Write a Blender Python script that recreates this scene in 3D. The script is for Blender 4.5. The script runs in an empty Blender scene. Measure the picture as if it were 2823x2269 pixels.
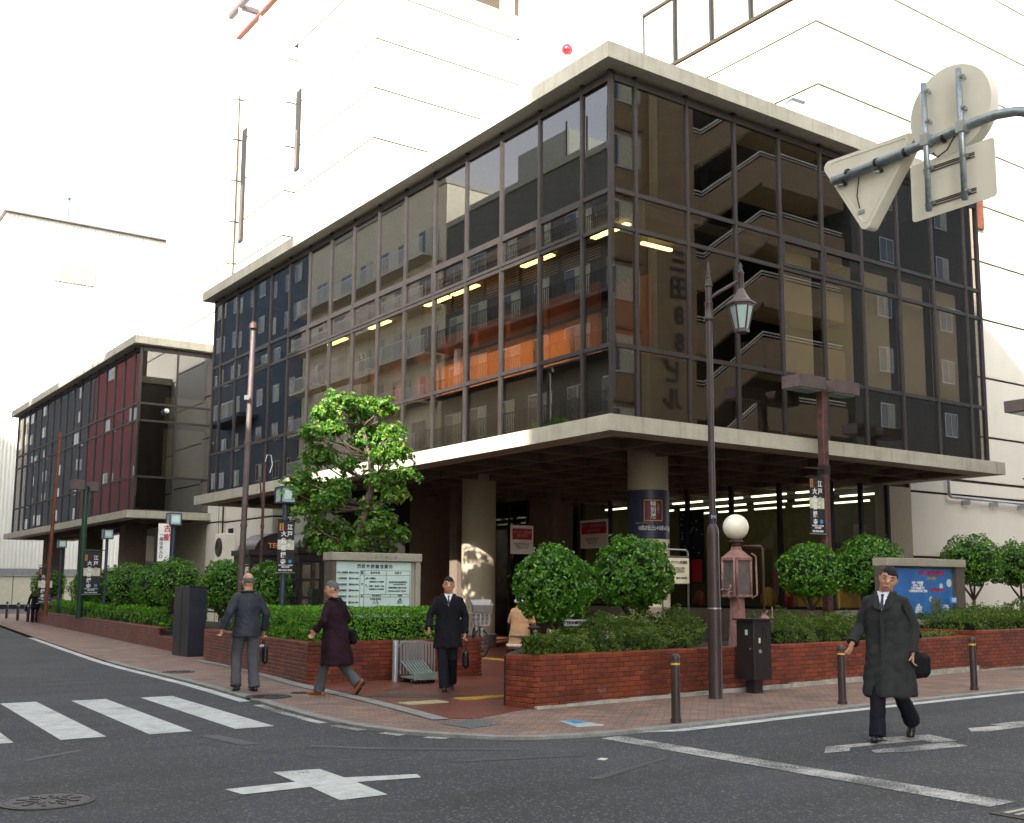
import bpy, math, random
from mathutils import Vector, Matrix, noise
R_ = math.radians
random.seed(7)
S = bpy.context.scene
COL = S.collection

# ---------------------------------------------------------------- camera, sky, sun, exposure
cam_d = bpy.data.cameras.new('camera'); cam = bpy.data.objects.new('camera', cam_d); COL.objects.link(cam); S.camera = cam
yaw, pit, rol = 0.632226, 0.130616, 0.00235
_f = Vector((math.sin(yaw)*math.cos(pit), math.cos(yaw)*math.cos(pit), math.sin(pit)))
_r = Vector((math.cos(yaw), -math.sin(yaw), 0)); _u = _r.cross(_f)
_r2 = _r*math.cos(rol)+_u*math.sin(rol); _u2 = -_r*math.sin(rol)+_u*math.cos(rol)
cam.matrix_world = Matrix(((_r2.x, _u2.x, -_f.x, 0), (_r2.y, _u2.y, -_f.y, 0), (_r2.z, _u2.z, -_f.z, 1.55), (0, 0, 0, 1)))
cam_d.sensor_width = 36; cam_d.lens = 38.73; cam_d.shift_x = -0.02906; cam_d.shift_y = 0.0342
cam_d.clip_start = 0.1; cam_d.clip_end = 1500
SUN_TO = Vector((-0.84*math.cos(R_(27)), -0.543*math.cos(R_(27)), math.sin(R_(27))))
W = bpy.data.worlds.new('World'); S.world = W; W.use_nodes = True
wn = W.node_tree.nodes; wl = W.node_tree.links
sky = wn.new('ShaderNodeTexSky'); sky.sky_type = 'NISHITA'; sky.sun_disc = False
sky.sun_elevation = R_(27); sky.sun_rotation = math.atan2(SUN_TO.x, SUN_TO.y); sky.dust_density = 2.5; sky.air_density = 1.0
bg = wn['Background']; bg.inputs[1].default_value = 0.15
# thin bright cloud veil over the sky, broken by a few blue gaps
_tc = wn.new('ShaderNodeTexCoord'); _mp = wn.new('ShaderNodeMapping'); _mp.inputs['Scale'].default_value = (1.2, 1.2, 2.6); _mp.inputs['Location'].default_value = (0.35, 0.1, 0.0); wl.new(_tc.outputs['Generated'], _mp.inputs[0])
_nz = wn.new('ShaderNodeTexNoise'); _nz.inputs['Scale'].default_value = 1.6; _nz.inputs['Detail'].default_value = 7; wl.new(_mp.outputs[0], _nz.inputs['Vector'])
_rp = wn.new('ShaderNodeValToRGB'); _rp.color_ramp.elements[0].position = 0.36; _rp.color_ramp.elements[0].color = (0.25, 0.25, 0.25, 1); _rp.color_ramp.elements[1].position = 0.56; _rp.color_ramp.elements[1].color = (0.95, 0.95, 0.95, 1); wl.new(_nz.outputs[0], _rp.inputs[0])
_bw = wn.new('ShaderNodeRGBToBW'); wl.new(sky.outputs[0], _bw.inputs[0]); _ml = wn.new('ShaderNodeMath'); _ml.operation = 'MULTIPLY'; _ml.inputs[1].default_value = 1.6; wl.new(_bw.outputs[0], _ml.inputs[0])
_mx = wn.new('ShaderNodeMix'); _mx.data_type = 'RGBA'; wl.new(_rp.outputs[0], _mx.inputs[0]); wl.new(sky.outputs[0], _mx.inputs[6]); wl.new(_ml.outputs[0], _mx.inputs[7]); wl.new(_mx.outputs[2], bg.inputs[0])
sl = bpy.data.lights.new('sun', 'SUN'); sl.energy = 4.2; sl.angle = R_(0.6); sl.color = (1.0, 0.93, 0.82)
so = bpy.data.objects.new('sun', sl); COL.objects.link(so); so.rotation_euler = (-SUN_TO).to_track_quat('-Z', 'Y').to_euler(); so.location = (0, 0, 60)
S.view_settings.view_transform = 'Standard'; S.view_settings.look = 'None'; S.view_settings.gamma = 1
S.view_settings.use_curve_mapping = False; S.view_settings.exposure = 1.98
S.render.engine = 'CYCLES'
try:
    S.cycles.use_denoising = True; S.cycles.max_bounces = 8; S.cycles.transparent_max_bounces = 24
    S.cycles.sample_clamp_indirect = 6
except Exception: pass

# ---------------------------------------------------------------- materials
class NT:
    def __init__(s, m): s.t = m.node_tree; s.n = m.node_tree.nodes; s.l = m.node_tree.links
    def N(s, k, **kw):
        o = s.n.new(k)
        for a, b in kw.items():
            if a.startswith('i_'):
                key = a[2:]; key = int(key) if key.isdigit() else key.replace('_', ' ')
                o.inputs[key].default_value = b
            else: setattr(o, a, b)
        return o
    def L(s, a, b): s.l.new(a, b)
def newmat(name):
    m = bpy.data.materials.new(name); m.use_nodes = True; return m, NT(m), m.node_tree.nodes['Principled BSDF']
def coords(t, scale=(1, 1, 1)):
    tc = t.N('ShaderNodeTexCoord'); mp = t.N('ShaderNodeMapping'); mp.inputs['Scale'].default_value = scale
    t.L(tc.outputs['Object'], mp.inputs[0]); return mp.outputs[0]
def mixcol(t, fac, a, b, mode='MIX'):
    mx = t.N('ShaderNodeMix'); mx.data_type = 'RGBA'; mx.blend_type = mode
    for s_, v in ((0, fac), (6, a), (7, b)):
        if hasattr(v, 'links'): t.L(v, mx.inputs[s_])
        else: mx.inputs[s_].default_value = v if s_ == 0 else (*v[:3], 1)
    return mx.outputs[2]
def ramp(t, x, stops):
    r = t.N('ShaderNodeValToRGB'); e = r.color_ramp.elements
    while len(e) < len(stops): e.new(0.5)
    for i, (p, c) in enumerate(stops):
        e[i].position = p; c = (c, c, c) if isinstance(c, (int, float)) else c; e[i].color = (*c[:3], 1)
    t.L(x, r.inputs[0]); return r.outputs[0]
def surf(name, col, rough=0.6, metal=0.0, var=0.18, scale=4.0, bump=0.0, bscale=60.0, streak=0.0, island=0.0, spec=0.5, streakcol=None, fine=0.0, stain=0.0):
    """general procedural surface: base colour with blotches, grain, optional rain streaks and per-piece tone"""
    m, t, b = newmat(name); v = coords(t)
    nz = t.N('ShaderNodeTexNoise', i_Scale=scale, i_Detail=6.0, i_Roughness=0.6); t.L(v, nz.inputs['Vector'])
    dark = tuple(c*(1-var) for c in col); light = tuple(min(1, c*(1+var*0.6)) for c in col)
    c = ramp(t, nz.outputs[0], [(0.3, dark), (0.7, light)])
    if fine > 0:
        n3 = t.N('ShaderNodeTexNoise', i_Scale=bscale*1.6, i_Detail=2.0); t.L(v, n3.inputs['Vector'])
        c = mixcol(t, fine, c, ramp(t, n3.outputs[0], [(0.35, 0.12), (0.65, 1.0)]), 'MULTIPLY')
    if streak > 0:
        v2 = coords(t, (3.0, 3.0, 0.25)); n2 = t.N('ShaderNodeTexNoise', i_Scale=3.0, i_Detail=5.0); t.L(v2, n2.inputs['Vector'])
        s2 = ramp(t, n2.outputs[0], [(0.5, 0.0), (0.75, streak)])
        c = mixcol(t, s2, c, streakcol or tuple(x*0.35 for x in col))
    if stain > 0:
        gp = t.N('ShaderNodeNewGeometry'); ns = t.N('ShaderNodeTexNoise', i_Scale=1.1, i_Detail=8.0, i_Roughness=0.7); t.L(gp.outputs['Position'], ns.inputs['Vector'])
        c = mixcol(t, ramp(t, ns.outputs[0], [(0.35, stain), (0.55, 0.0)]), c, tuple(x*0.25 for x in col))
        ns2 = t.N('ShaderNodeTexNoise', i_Scale=2.7, i_Detail=9.0, i_Roughness=0.75); t.L(gp.outputs['Position'], ns2.inputs['Vector'])
        c = mixcol(t, ramp(t, ns2.outputs[0], [(0.60, 0.0), (0.80, stain*0.6)]), c, (0.34, 0.30, 0.27))
    if island > 0:
        g = t.N('ShaderNodeNewGeometry'); oi = t.N('ShaderNodeObjectInfo'); ad = t.N('ShaderNodeMath', operation='ADD'); fr = t.N('ShaderNodeMath', operation='FRACT')
        t.L(g.outputs['Random Per Island'], ad.inputs[0]); t.L(oi.outputs['Random'], ad.inputs[1]); t.L(ad.outputs[0], fr.inputs[0])
        hs = t.N('ShaderNodeHueSaturation'); t.L(ramp(t, fr.outputs[0], [(0, 1-island), (1, 1+island)]), hs.inputs['Value']); t.L(c, hs.inputs['Color']); c = hs.outputs[0]
    t.L(c, b.inputs['Base Color']); b.inputs['Roughness'].default_value = rough; b.inputs['Metallic'].default_value = metal
    b.inputs['Specular IOR Level'].default_value = spec
    if bump > 0:
        nb = t.N('ShaderNodeTexNoise', i_Scale=bscale, i_Detail=4.0); t.L(v, nb.inputs['Vector'])
        bp = t.N('ShaderNodeBump', i_Strength=bump, i_Distance=0.01); t.L(nb.outputs[0], bp.inputs['Height']); t.L(bp.outputs[0], b.inputs['Normal'])
    return m
def emis(name, col, st):
    m, t, b = newmat(name); b.inputs['Base Color'].default_value = (0.8, 0.8, 0.8, 1)
    b.inputs['Emission Color'].default_value = (*col, 1); b.inputs['Emission Strength'].default_value = st; return m
def glassmat(name, tint, ior=1.9, refl=(0.85, 0.85, 0.85), rough=0.0, dirt=0.0):
    m = bpy.data.materials.new(name); m.use_nodes = True; t = NT(m); t.n.clear()
    o = t.N('ShaderNodeOutputMaterial'); mx = t.N('ShaderNodeMixShader'); fr = t.N('ShaderNodeFresnel', i_IOR=ior)
    tr = t.N('ShaderNodeBsdfTransparent'); tr.inputs[0].default_value = (*tint, 1)
    gl = t.N('ShaderNodeBsdfGlossy'); gl.inputs[0].default_value = (*refl, 1); gl.inputs['Roughness'].default_value = rough
    g = t.N('ShaderNodeNewGeometry'); inv = t.N('ShaderNodeMath', operation='SUBTRACT', i_0=1.0); t.L(g.outputs['Backfacing'], inv.inputs[1])
    mu = t.N('ShaderNodeMath', operation='MULTIPLY'); t.L(fr.outputs[0], mu.inputs[0]); t.L(inv.outputs[0], mu.inputs[1])
    t.L(mixcol(t, g.outputs['Backfacing'], tint, (1, 1, 1)), tr.inputs[0])
    t.L(mu.outputs[0], mx.inputs[0]); t.L(tr.outputs[0], mx.inputs[1]); t.L(gl.outputs[0], mx.inputs[2]); t.L(mx.outputs[0], o.inputs[0]); return m
def leafmat(name, col, alt, rough=0.35):
    m, t, b = newmat(name); g = t.N('ShaderNodeNewGeometry')
    c = ramp(t, g.outputs['Random Per Island'], [(0.0, tuple(x*0.45 for x in col)), (0.45, col), (0.85, tuple(x*1.5 for x in col)), (1.0, alt)])
    t.L(c, b.inputs['Base Color']); b.inputs['Roughness'].default_value = rough; b.inputs['Specular IOR Level'].default_value = 0.5
    tl = t.N('ShaderNodeBsdfTranslucent'); t.L(mixcol(t, 1.0, c, (1.0, 1.3, 0.3), 'MULTIPLY'), tl.inputs[0])
    mx = t.N('ShaderNodeMixShader', i_0=0.3); t.L(b.outputs[0], mx.inputs[1]); t.L(tl.outputs[0], mx.inputs[2])
    t.L(mx.outputs[0], t.n['Material Output'].inputs[0]); return m
def asphalt():
    m, t, b = newmat('asphalt'); v = coords(t)
    n1 = t.N('ShaderNodeTexNoise', i_Scale=0.5, i_Detail=5.0); t.L(v, n1.inputs['Vector'])
    n2 = t.N('ShaderNodeTexNoise', i_Scale=130.0, i_Detail=3.0, i_Roughness=0.7); t.L(v, n2.inputs['Vector'])
    vo = t.N('ShaderNodeTexVoronoi', i_Scale=62.0); t.L(v, vo.inputs['Vector'])
    c = ramp(t, n1.outputs[0], [(0.3, (0.030, 0.032, 0.037)), (0.7, (0.052, 0.055, 0.062))])
    c = mixcol(t, 1.0, c, ramp(t, n2.outputs[0], [(0.3, 0.35), (0.7, 1.7)]), 'MULTIPLY')
    sp = t.N('ShaderNodeSeparateColor'); t.L(vo.outputs['Color'], sp.inputs[0])
    c = mixcol(t, ramp(t, sp.outputs[0], [(0.86, 0.0), (0.95, 0.8)]), c, (0.17, 0.17, 0.175))
    # worn wheel paths, patches and hairline cracks
    v4 = coords(t, (0.18, 1.6, 1)); n4 = t.N('ShaderNodeTexNoise', i_Scale=1.0, i_Detail=6.0); t.L(v4, n4.inputs['Vector'])
    c = mixcol(t, ramp(t, n4.outputs[0], [(0.48, 0.0), (0.72, 0.55)]), c, (0.022, 0.022, 0.024))
    v6 = coords(t, (1, 1, 1)); n6 = t.N('ShaderNodeTexNoise', i_Scale=2.3, i_Detail=9.0, i_Roughness=0.75); t.L(v6, n6.inputs['Vector'])
    c = mixcol(t, ramp(t, n6.outputs[0], [(0.56, 0.0), (0.75, 0.35)]), c, (0.11, 0.11, 0.11))
    vc = t.N('ShaderNodeTexVoronoi', i_Scale=0.33); vc.feature = 'DISTANCE_TO_EDGE'; mxv = t.N('ShaderNodeMixRGB', i_Fac=0.12); t.L(v, mxv.inputs[1]); t.L(n6.outputs['Color'], mxv.inputs[2]); t.L(mxv.outputs[0], vc.inputs['Vector'])
    ck = ramp(t, vc.outputs['Distance'], [(0.0, 1.0), (0.0035, 0.0)]); cm = t.N('ShaderNodeMath', operation='MULTIPLY'); t.L(ck, cm.inputs[0]); t.L(ramp(t, n1.outputs[0], [(0.45, 0.0), (0.6, 0.8)]), cm.inputs[1])
    c = mixcol(t, cm.outputs[0], c, (0.012, 0.012, 0.012))
    t.L(c, b.inputs['Base Color']); b.inputs['Roughness'].default_value = 0.85
    bp = t.N('ShaderNodeBump', i_Strength=0.9, i_Distance=0.006); t.L(vo.outputs['Distance'], bp.inputs['Height']); t.L(bp.outputs[0], b.inputs['Normal']); return m
def paint(name, col, wear, keep=0.5):
    """road paint worn through to the asphalt"""
    m, t, b = newmat(name); v = coords(t)
    n1 = t.N('ShaderNodeTexNoise', i_Scale=55.0, i_Detail=4.0, i_Roughness=0.8); t.L(v, n1.inputs['Vector'])
    n2 = t.N('ShaderNodeTexNoise', i_Scale=1.8, i_Detail=4.0); t.L(v, n2.inputs['Vector'])
    ad = t.N('ShaderNodeMath', operation='MULTIPLY_ADD'); t.L(n2.outputs[0], ad.inputs[0]); ad.inputs[1].default_value = 0.55; t.L(n1.outputs[0], ad.inputs[2])
    f = ramp(t, ad.outputs[0], [(keep, 0.0), (min(1, keep+0.06), wear)])
    n3 = t.N('ShaderNodeTexNoise', i_Scale=7.0, i_Detail=6.0); t.L(v, n3.inputs['Vector'])
    base = ramp(t, n3.outputs[0], [(0.3, tuple(x*0.72 for x in col)), (0.65, col)])
    c = mixcol(t, f, base, (0.06, 0.062, 0.068)); t.L(c, b.inputs['Base Color']); b.inputs['Roughness'].default_value = 0.7
    bp = t.N('ShaderNodeBump', i_Strength=0.4, i_Distance=0.004); t.L(n1.outputs[0], bp.inputs['Height']); t.L(bp.outputs[0], b.inputs['Normal']); return m
def paving(name, c1, c2, mortar, bw, bh, rot=0, mort=0.006, vary=0.5, rough=0.75):
    m, t, b = newmat(name); tc = t.N('ShaderNodeTexCoord'); mp = t.N('ShaderNodeMapping'); mp.inputs['Rotation'].default_value = (0, 0, rot); t.L(tc.outputs['Object'], mp.inputs[0])
    br = t.N('ShaderNodeTexBrick'); br.inputs['Scale'].default_value = 1.0
    br.inputs['Color1'].default_value = (*c1, 1); br.inputs['Color2'].default_value = (*c2, 1); br.inputs['Mortar'].default_value = (*mortar, 1)
    br.inputs['Mortar Size'].default_value = mort; br.inputs['Brick Width'].default_value = bw; br.inputs['Row Height'].default_value = bh; br.inputs['Bias'].default_value = 0.0
    t.L(mp.outputs[0], br.inputs['Vector'])
    nz = t.N('ShaderNodeTexNoise', i_Scale=1.3, i_Detail=8.0, i_Roughness=0.65); t.L(mp.outputs[0], nz.inputs['Vector'])
    c = mixcol(t, 1.0, br.outputs['Color'], ramp(t, nz.outputs[0], [(0.25, 1-vary), (0.7, 1.15)]), 'MULTIPLY')
    t.L(c, b.inputs['Base Color']); b.inputs['Roughness'].default_value = rough
    bp = t.N('ShaderNodeBump', i_Strength=0.5, i_Distance=0.004); bp.invert = True; t.L(br.outputs['Fac'], bp.inputs['Height']); t.L(bp.outputs[0], b.inputs['Normal']); return m

M = {}
M['asphalt'] = asphalt()
M['patch'] = surf('older_asphalt_patch', (0.036, 0.036, 0.038), 0.9, var=0.35, scale=3, bump=0.8, bscale=90, fine=0.5)
M['ghostpaint'] = paint('nearly_worn_off_paint', (0.30, 0.30, 0.30), 0.985, 0.60)
M['roadpaint'] = paint('white_road_paint', (0.60, 0.62, 0.61), 0.85, 0.86)
M['wornpaint'] = paint('worn_road_paint', (0.55, 0.55, 0.53), 0.95, 0.74)
M['pavers'] = paving('pink_paving_brick', (0.34, 0.20, 0.145), (0.20, 0.145, 0.12), (0.085, 0.07, 0.06), 0.21, 0.105, R_(45))
M['plaza'] = paving('red_plaza_tile', (0.23, 0.062, 0.038), (0.17, 0.05, 0.032), (0.06, 0.035, 0.028), 0.1, 0.1, 0, 0.004, 0.45, 0.42)
M['plazaband'] = paving('brown_plaza_band', (0.10, 0.055, 0.04), (0.055, 0.04, 0.033), (0.035, 0.03, 0.028), 0.2, 0.1, 0, 0.006, 0.4, 0.5)
M['kerb'] = surf('kerb_concrete', (0.30, 0.30, 0.28), 0.85, var=0.3, bump=0.4, fine=0.3)
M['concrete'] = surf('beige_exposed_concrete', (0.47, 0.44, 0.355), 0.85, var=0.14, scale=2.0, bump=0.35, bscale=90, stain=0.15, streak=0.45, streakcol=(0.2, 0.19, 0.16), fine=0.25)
M['soffit'] = surf('shaded_concrete', (0.13, 0.10, 0.075), 0.9, var=0.15, bump=0.3)  # darker than the canopy concrete: under-canopy shade put into the colour
M['column'] = surf('terrazzo_column', (0.36, 0.31, 0.225), 0.7, var=0.06, scale=8, bump=0.15, bscale=120, fine=0.35)
M['whitewall'] = surf('white_wall_panel', (0.68, 0.65, 0.56), 0.6, var=0.05, scale=0.8, streak=0.10, streakcol=(0.55, 0.5, 0.42), bump=0.1)
M['joint'] = surf('panel_joint', (0.035, 0.025, 0.012), 0.9)
M['bronze'] = surf('dark_bronze_frame', (0.036, 0.030, 0.028), 0.45, metal=0.2, var=0.3)
M['glass'] = glassmat('bronze_window_glass', (0.40, 0.36, 0.30), 2.2, (0.92, 0.93, 0.96))
M['clearglass'] = glassmat('shop_window_glass', (0.85, 0.88, 0.84), 1.45)
M['black'] = surf('black_interior', (0.012, 0.012, 0.013), 0.8)
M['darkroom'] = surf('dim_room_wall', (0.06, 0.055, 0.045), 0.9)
M['orange'] = surf('orange_partition', (0.62, 0.20, 0.025), 0.6, var=0.15)
M['rustwall'] = surf('rust_partition', (0.22, 0.05, 0.02), 0.7)
M['blind'] = surf('tan_blind_slat', (0.42, 0.26, 0.13), 0.6)
M['tube'] = emis('lit_fluorescent_tube', (1.0, 0.80, 0.25), 3.4)
M['tubew'] = emis('lit_shop_tube', (1.0, 0.95, 0.62), 0.9)
M['shopwall'] = surf('olive_shop_wall', (0.10, 0.09, 0.04), 0.8)
M['yellow'] = surf('yellow_panel', (0.75, 0.42, 0.05), 0.6)
M['brick'] = surf('glazed_red_brick', (0.25, 0.049, 0.018), 0.42, var=0.3, scale=9, bump=0.25, bscale=70, island=0.30, fine=0.2, stain=0.75)
M['mortar'] = surf('dark_brick_mortar', (0.035, 0.026, 0.024), 0.9, var=0.3)
M['soil'] = surf('planter_soil', (0.03, 0.022, 0.015), 0.95, var=0.4, bump=0.8)
M['footing'] = surf('rough_footing_concrete', (0.40, 0.39, 0.34), 0.9, var=0.35, scale=6, bump=0.8, bscale=40)
M['leaf'] = leafmat('camellia_leaf', (0.06, 0.175, 0.012), (0.22, 0.38, 0.02), 0.28)
M['hedgeleaf'] = leafmat('hedge_leaf', (0.10, 0.27, 0.012), (0.28, 0.45, 0.03), 0.42)
M['azalea'] = leafmat('azalea_leaf', (0.075, 0.14, 0.014), (0.28, 0.26, 0.03), 0.5)
M['treeleaf'] = leafmat('tree_leaf', (0.075, 0.19, 0.02), (0.30, 0.28, 0.03), 0.38)
M['fillcore'] = surf('dark_filler_core', (0.010, 0.018, 0.006), 0.95, bump=1.0, bscale=30)  # near-black filler inside shrubs and hedges, added to block see-through
M['bark'] = surf('bark', (0.10, 0.075, 0.055), 0.9, var=0.4, scale=14, bump=0.9, bscale=45)
M['brownpaint'] = surf('brown_painted_steel', (0.045, 0.029, 0.029), 0.42, var=0.25, fine=0.15)
M['mauve'] = surf('faded_mauve_paint', (0.10, 0.072, 0.07), 0.5, var=0.3, streak=0.3)
M['pinkmetal'] = surf('faded_pink_cast_iron', (0.30, 0.15, 0.135), 0.55, var=0.4, scale=12, bump=0.3, streak=0.35)
M['rust'] = surf('rusty_brown_steel', (0.085, 0.036, 0.028), 0.6, var=0.6, scale=8, streak=0.6, streakcol=(0.08, 0.03, 0.03))
M['orangerust'] = surf('orange_rust_steel', (0.15, 0.042, 0.02), 0.6, var=0.4, scale=6)
M['greenpaint'] = surf('dark_green_paint', (0.012, 0.055, 0.03), 0.45)
M['bluepole'] = surf('blue_grey_painted_pole', (0.03, 0.045, 0.075), 0.4)
M['blackmetal'] = surf('black_painted_metal', (0.022, 0.018, 0.020), 0.4, var=0.3)
M['slate'] = surf('black_slate_paint', (0.028, 0.029, 0.042), 0.3, var=0.25)
M['galv'] = surf('galvanised_steel', (0.36, 0.42, 0.45), 0.4, metal=0.6, var=0.25, scale=25)
M['steel'] = surf('brushed_grey_steel', (0.42, 0.44, 0.45), 0.35, metal=0.7, var=0.15)
M['signback'] = surf('cream_sign_back', (0.82, 0.78, 0.67), 0.5, var=0.06, streak=0.12)
M['lampglass'] = surf('frosted_lamp_glass', (0.35, 0.46, 0.45), 0.15, var=0.1)
M['globe'] = surf('milky_globe', (0.82, 0.79, 0.66), 0.3, var=0.06, streak=0.10)
M['white'] = surf('white_plastic', (0.75, 0.75, 0.72), 0.4, var=0.08)
M['board'] = surf('pale_blue_board', (0.52, 0.66, 0.64), 0.25, var=0.08, scale=2)
M['boardstone'] = surf('beige_stone_frame', (0.36, 0.33, 0.26), 0.7, var=0.12, fine=0.3)
M['boardside'] = surf('brown_stone_frame', (0.10, 0.08, 0.065), 0.6, var=0.2)
M['ink'] = surf('printed_ink', (0.035, 0.045, 0.06), 0.6)
M['inkwhite'] = surf('white_print', (0.80, 0.80, 0.80), 0.6)
M['inkred'] = surf('red_print', (0.45, 0.02, 0.04), 0.5)
M['inkgrey'] = surf('grey_print', (0.30, 0.29, 0.27), 0.6)
M['copperletter'] = surf('orange_copper_letters', (0.60, 0.25, 0.07), 0.4)
M['banner'] = surf('black_banner_cloth', (0.016, 0.013, 0.016), 0.5)
M['bannerpic'] = surf('cream_banner_picture', (0.60, 0.60, 0.46), 0.6, var=0.55, scale=22)
M['posterblue'] = surf('blue_poster', (0.035, 0.15, 0.42), 0.35, var=0.3, scale=3)
M['navy'] = surf('navy_poster', (0.010, 0.016, 0.045), 0.45, var=0.3)
M['maroon'] = surf('maroon_label', (0.11, 0.008, 0.018), 0.5)
M['cream'] = surf('cream_card', (0.66, 0.60, 0.42), 0.6)
M['bluesticker'] = surf('blue_sticker', (0.03, 0.27, 0.60), 0.4)
M['skin'] = surf('skin', (0.52, 0.27, 0.17), 0.5, var=0.12, scale=14)
M['hairblack'] = surf('black_hair', (0.006, 0.005, 0.005), 0.8, bump=0.8, bscale=150)
M['hairgrey'] = surf('grey_hair', (0.11, 0.11, 0.115), 0.6, var=0.4, scale=30, bump=0.8, bscale=150)
M['lip'] = surf('lip', (0.25, 0.08, 0.06), 0.5)
M['shirt'] = surf('white_shirt', (0.72, 0.75, 0.85), 0.7)
M['coatblack'] = surf('black_wool', (0.010, 0.010, 0.014), 0.9, bump=0.2, bscale=200, spec=0.2)
M['coatbrown'] = surf('plum_brown_cloth', (0.022, 0.009, 0.015), 0.85, var=0.25, bump=0.2, bscale=200, spec=0.2)
M['coatgrey'] = surf('charcoal_grey_cloth', (0.030, 0.033, 0.034), 0.85, var=0.3, scale=6, bump=0.2, bscale=200, spec=0.25)
M['trnavy'] = surf('dark_navy_trousers', (0.010, 0.011, 0.018), 0.85, spec=0.2)
M['trgrey'] = surf('grey_trousers', (0.085, 0.09, 0.10), 0.85, var=0.2, spec=0.2)
M['tan'] = surf('tan_sheepskin', (0.52, 0.30, 0.16), 0.9, var=0.15)
M['fleece'] = surf('cream_fleece', (0.70, 0.66, 0.54), 0.95, bump=1.0, bscale=80)
M['leather'] = surf('black_leather', (0.012, 0.011, 0.012), 0.3)
M['brownleather'] = surf('tan_leather_shoe', (0.26, 0.075, 0.02), 0.3)
M['cart'] = surf('pale_green_cart_plastic', (0.26, 0.33, 0.30), 0.45, var=0.15)
M['cartwire'] = surf('grey_cart_wire', (0.30, 0.29, 0.29), 0.4, metal=0.3)
M['rubber'] = surf('black_rubber', (0.018, 0.018, 0.018), 0.7)
M['redball'] = surf('red_warning_lamp', (0.65, 0.01, 0.02), 0.2)
M['tactile'] = surf('yellow_tactile_tile', (0.50, 0.29, 0.045), 0.7, var=0.3)
M['tactilebeige'] = surf('beige_tactile_tile', (0.42, 0.38, 0.24), 0.7, var=0.3)
M['iron'] = surf('cast_iron_cover', (0.045, 0.040, 0.042), 0.55, metal=0.4, var=0.4, scale=12, bump=0.8, bscale=50)
M['grate'] = surf('steel_grate_cover', (0.10, 0.12, 0.13), 0.6, var=0.3, bump=0.6)
M['corr'] = surf('cream_corrugated_sheet', (0.66, 0.64, 0.56), 0.6, var=0.06, scale=0.5)
M['corrgrey'] = surf('grey_fascia', (0.20, 0.19, 0.19), 0.6)
M['shutter'] = surf('cream_shutter', (0.50, 0.46, 0.34), 0.6, var=0.1)
M['tiletan'] = paving('tan_wall_tile', (0.74, 0.62, 0.40), (0.66, 0.54, 0.33), (0.22, 0.15, 0.08), 0.24, 0.08, 0, 0.012, 0.15, 0.6)
M['stucco'] = surf('pale_stucco', (0.64, 0.60, 0.46), 0.85, var=0.12, streak=0.2)
M['stuccogrey'] = surf('grey_stucco', (0.33, 0.34, 0.31), 0.85, var=0.15, streak=0.2)
M['bluewall'] = surf('slate_blue_wall', (0.06, 0.09, 0.13), 0.8)
M['redwall'] = surf('dark_red_wall', (0.22, 0.022, 0.022), 0.7)
M['darkgrey'] = surf('dark_grey_render', (0.115, 0.12, 0.12), 0.85, var=0.2, streak=0.3)
M['screen'] = surf('grey_roller_screen', (0.20, 0.20, 0.145), 0.8)
M['palescreen'] = surf('pale_roller_screen', (0.80, 0.79, 0.64), 0.8, var=0.06)
M['curtain'] = surf('pale_curtain', (0.50, 0.52, 0.40), 0.8, var=0.3, scale=8)
M['paneglass'] = surf('dark_window_pane', (0.03, 0.035, 0.04), 0.06, spec=0.8)
M['shopsign'] = surf('dark_sign_letters', (0.03, 0.03, 0.032), 0.6)
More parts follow.
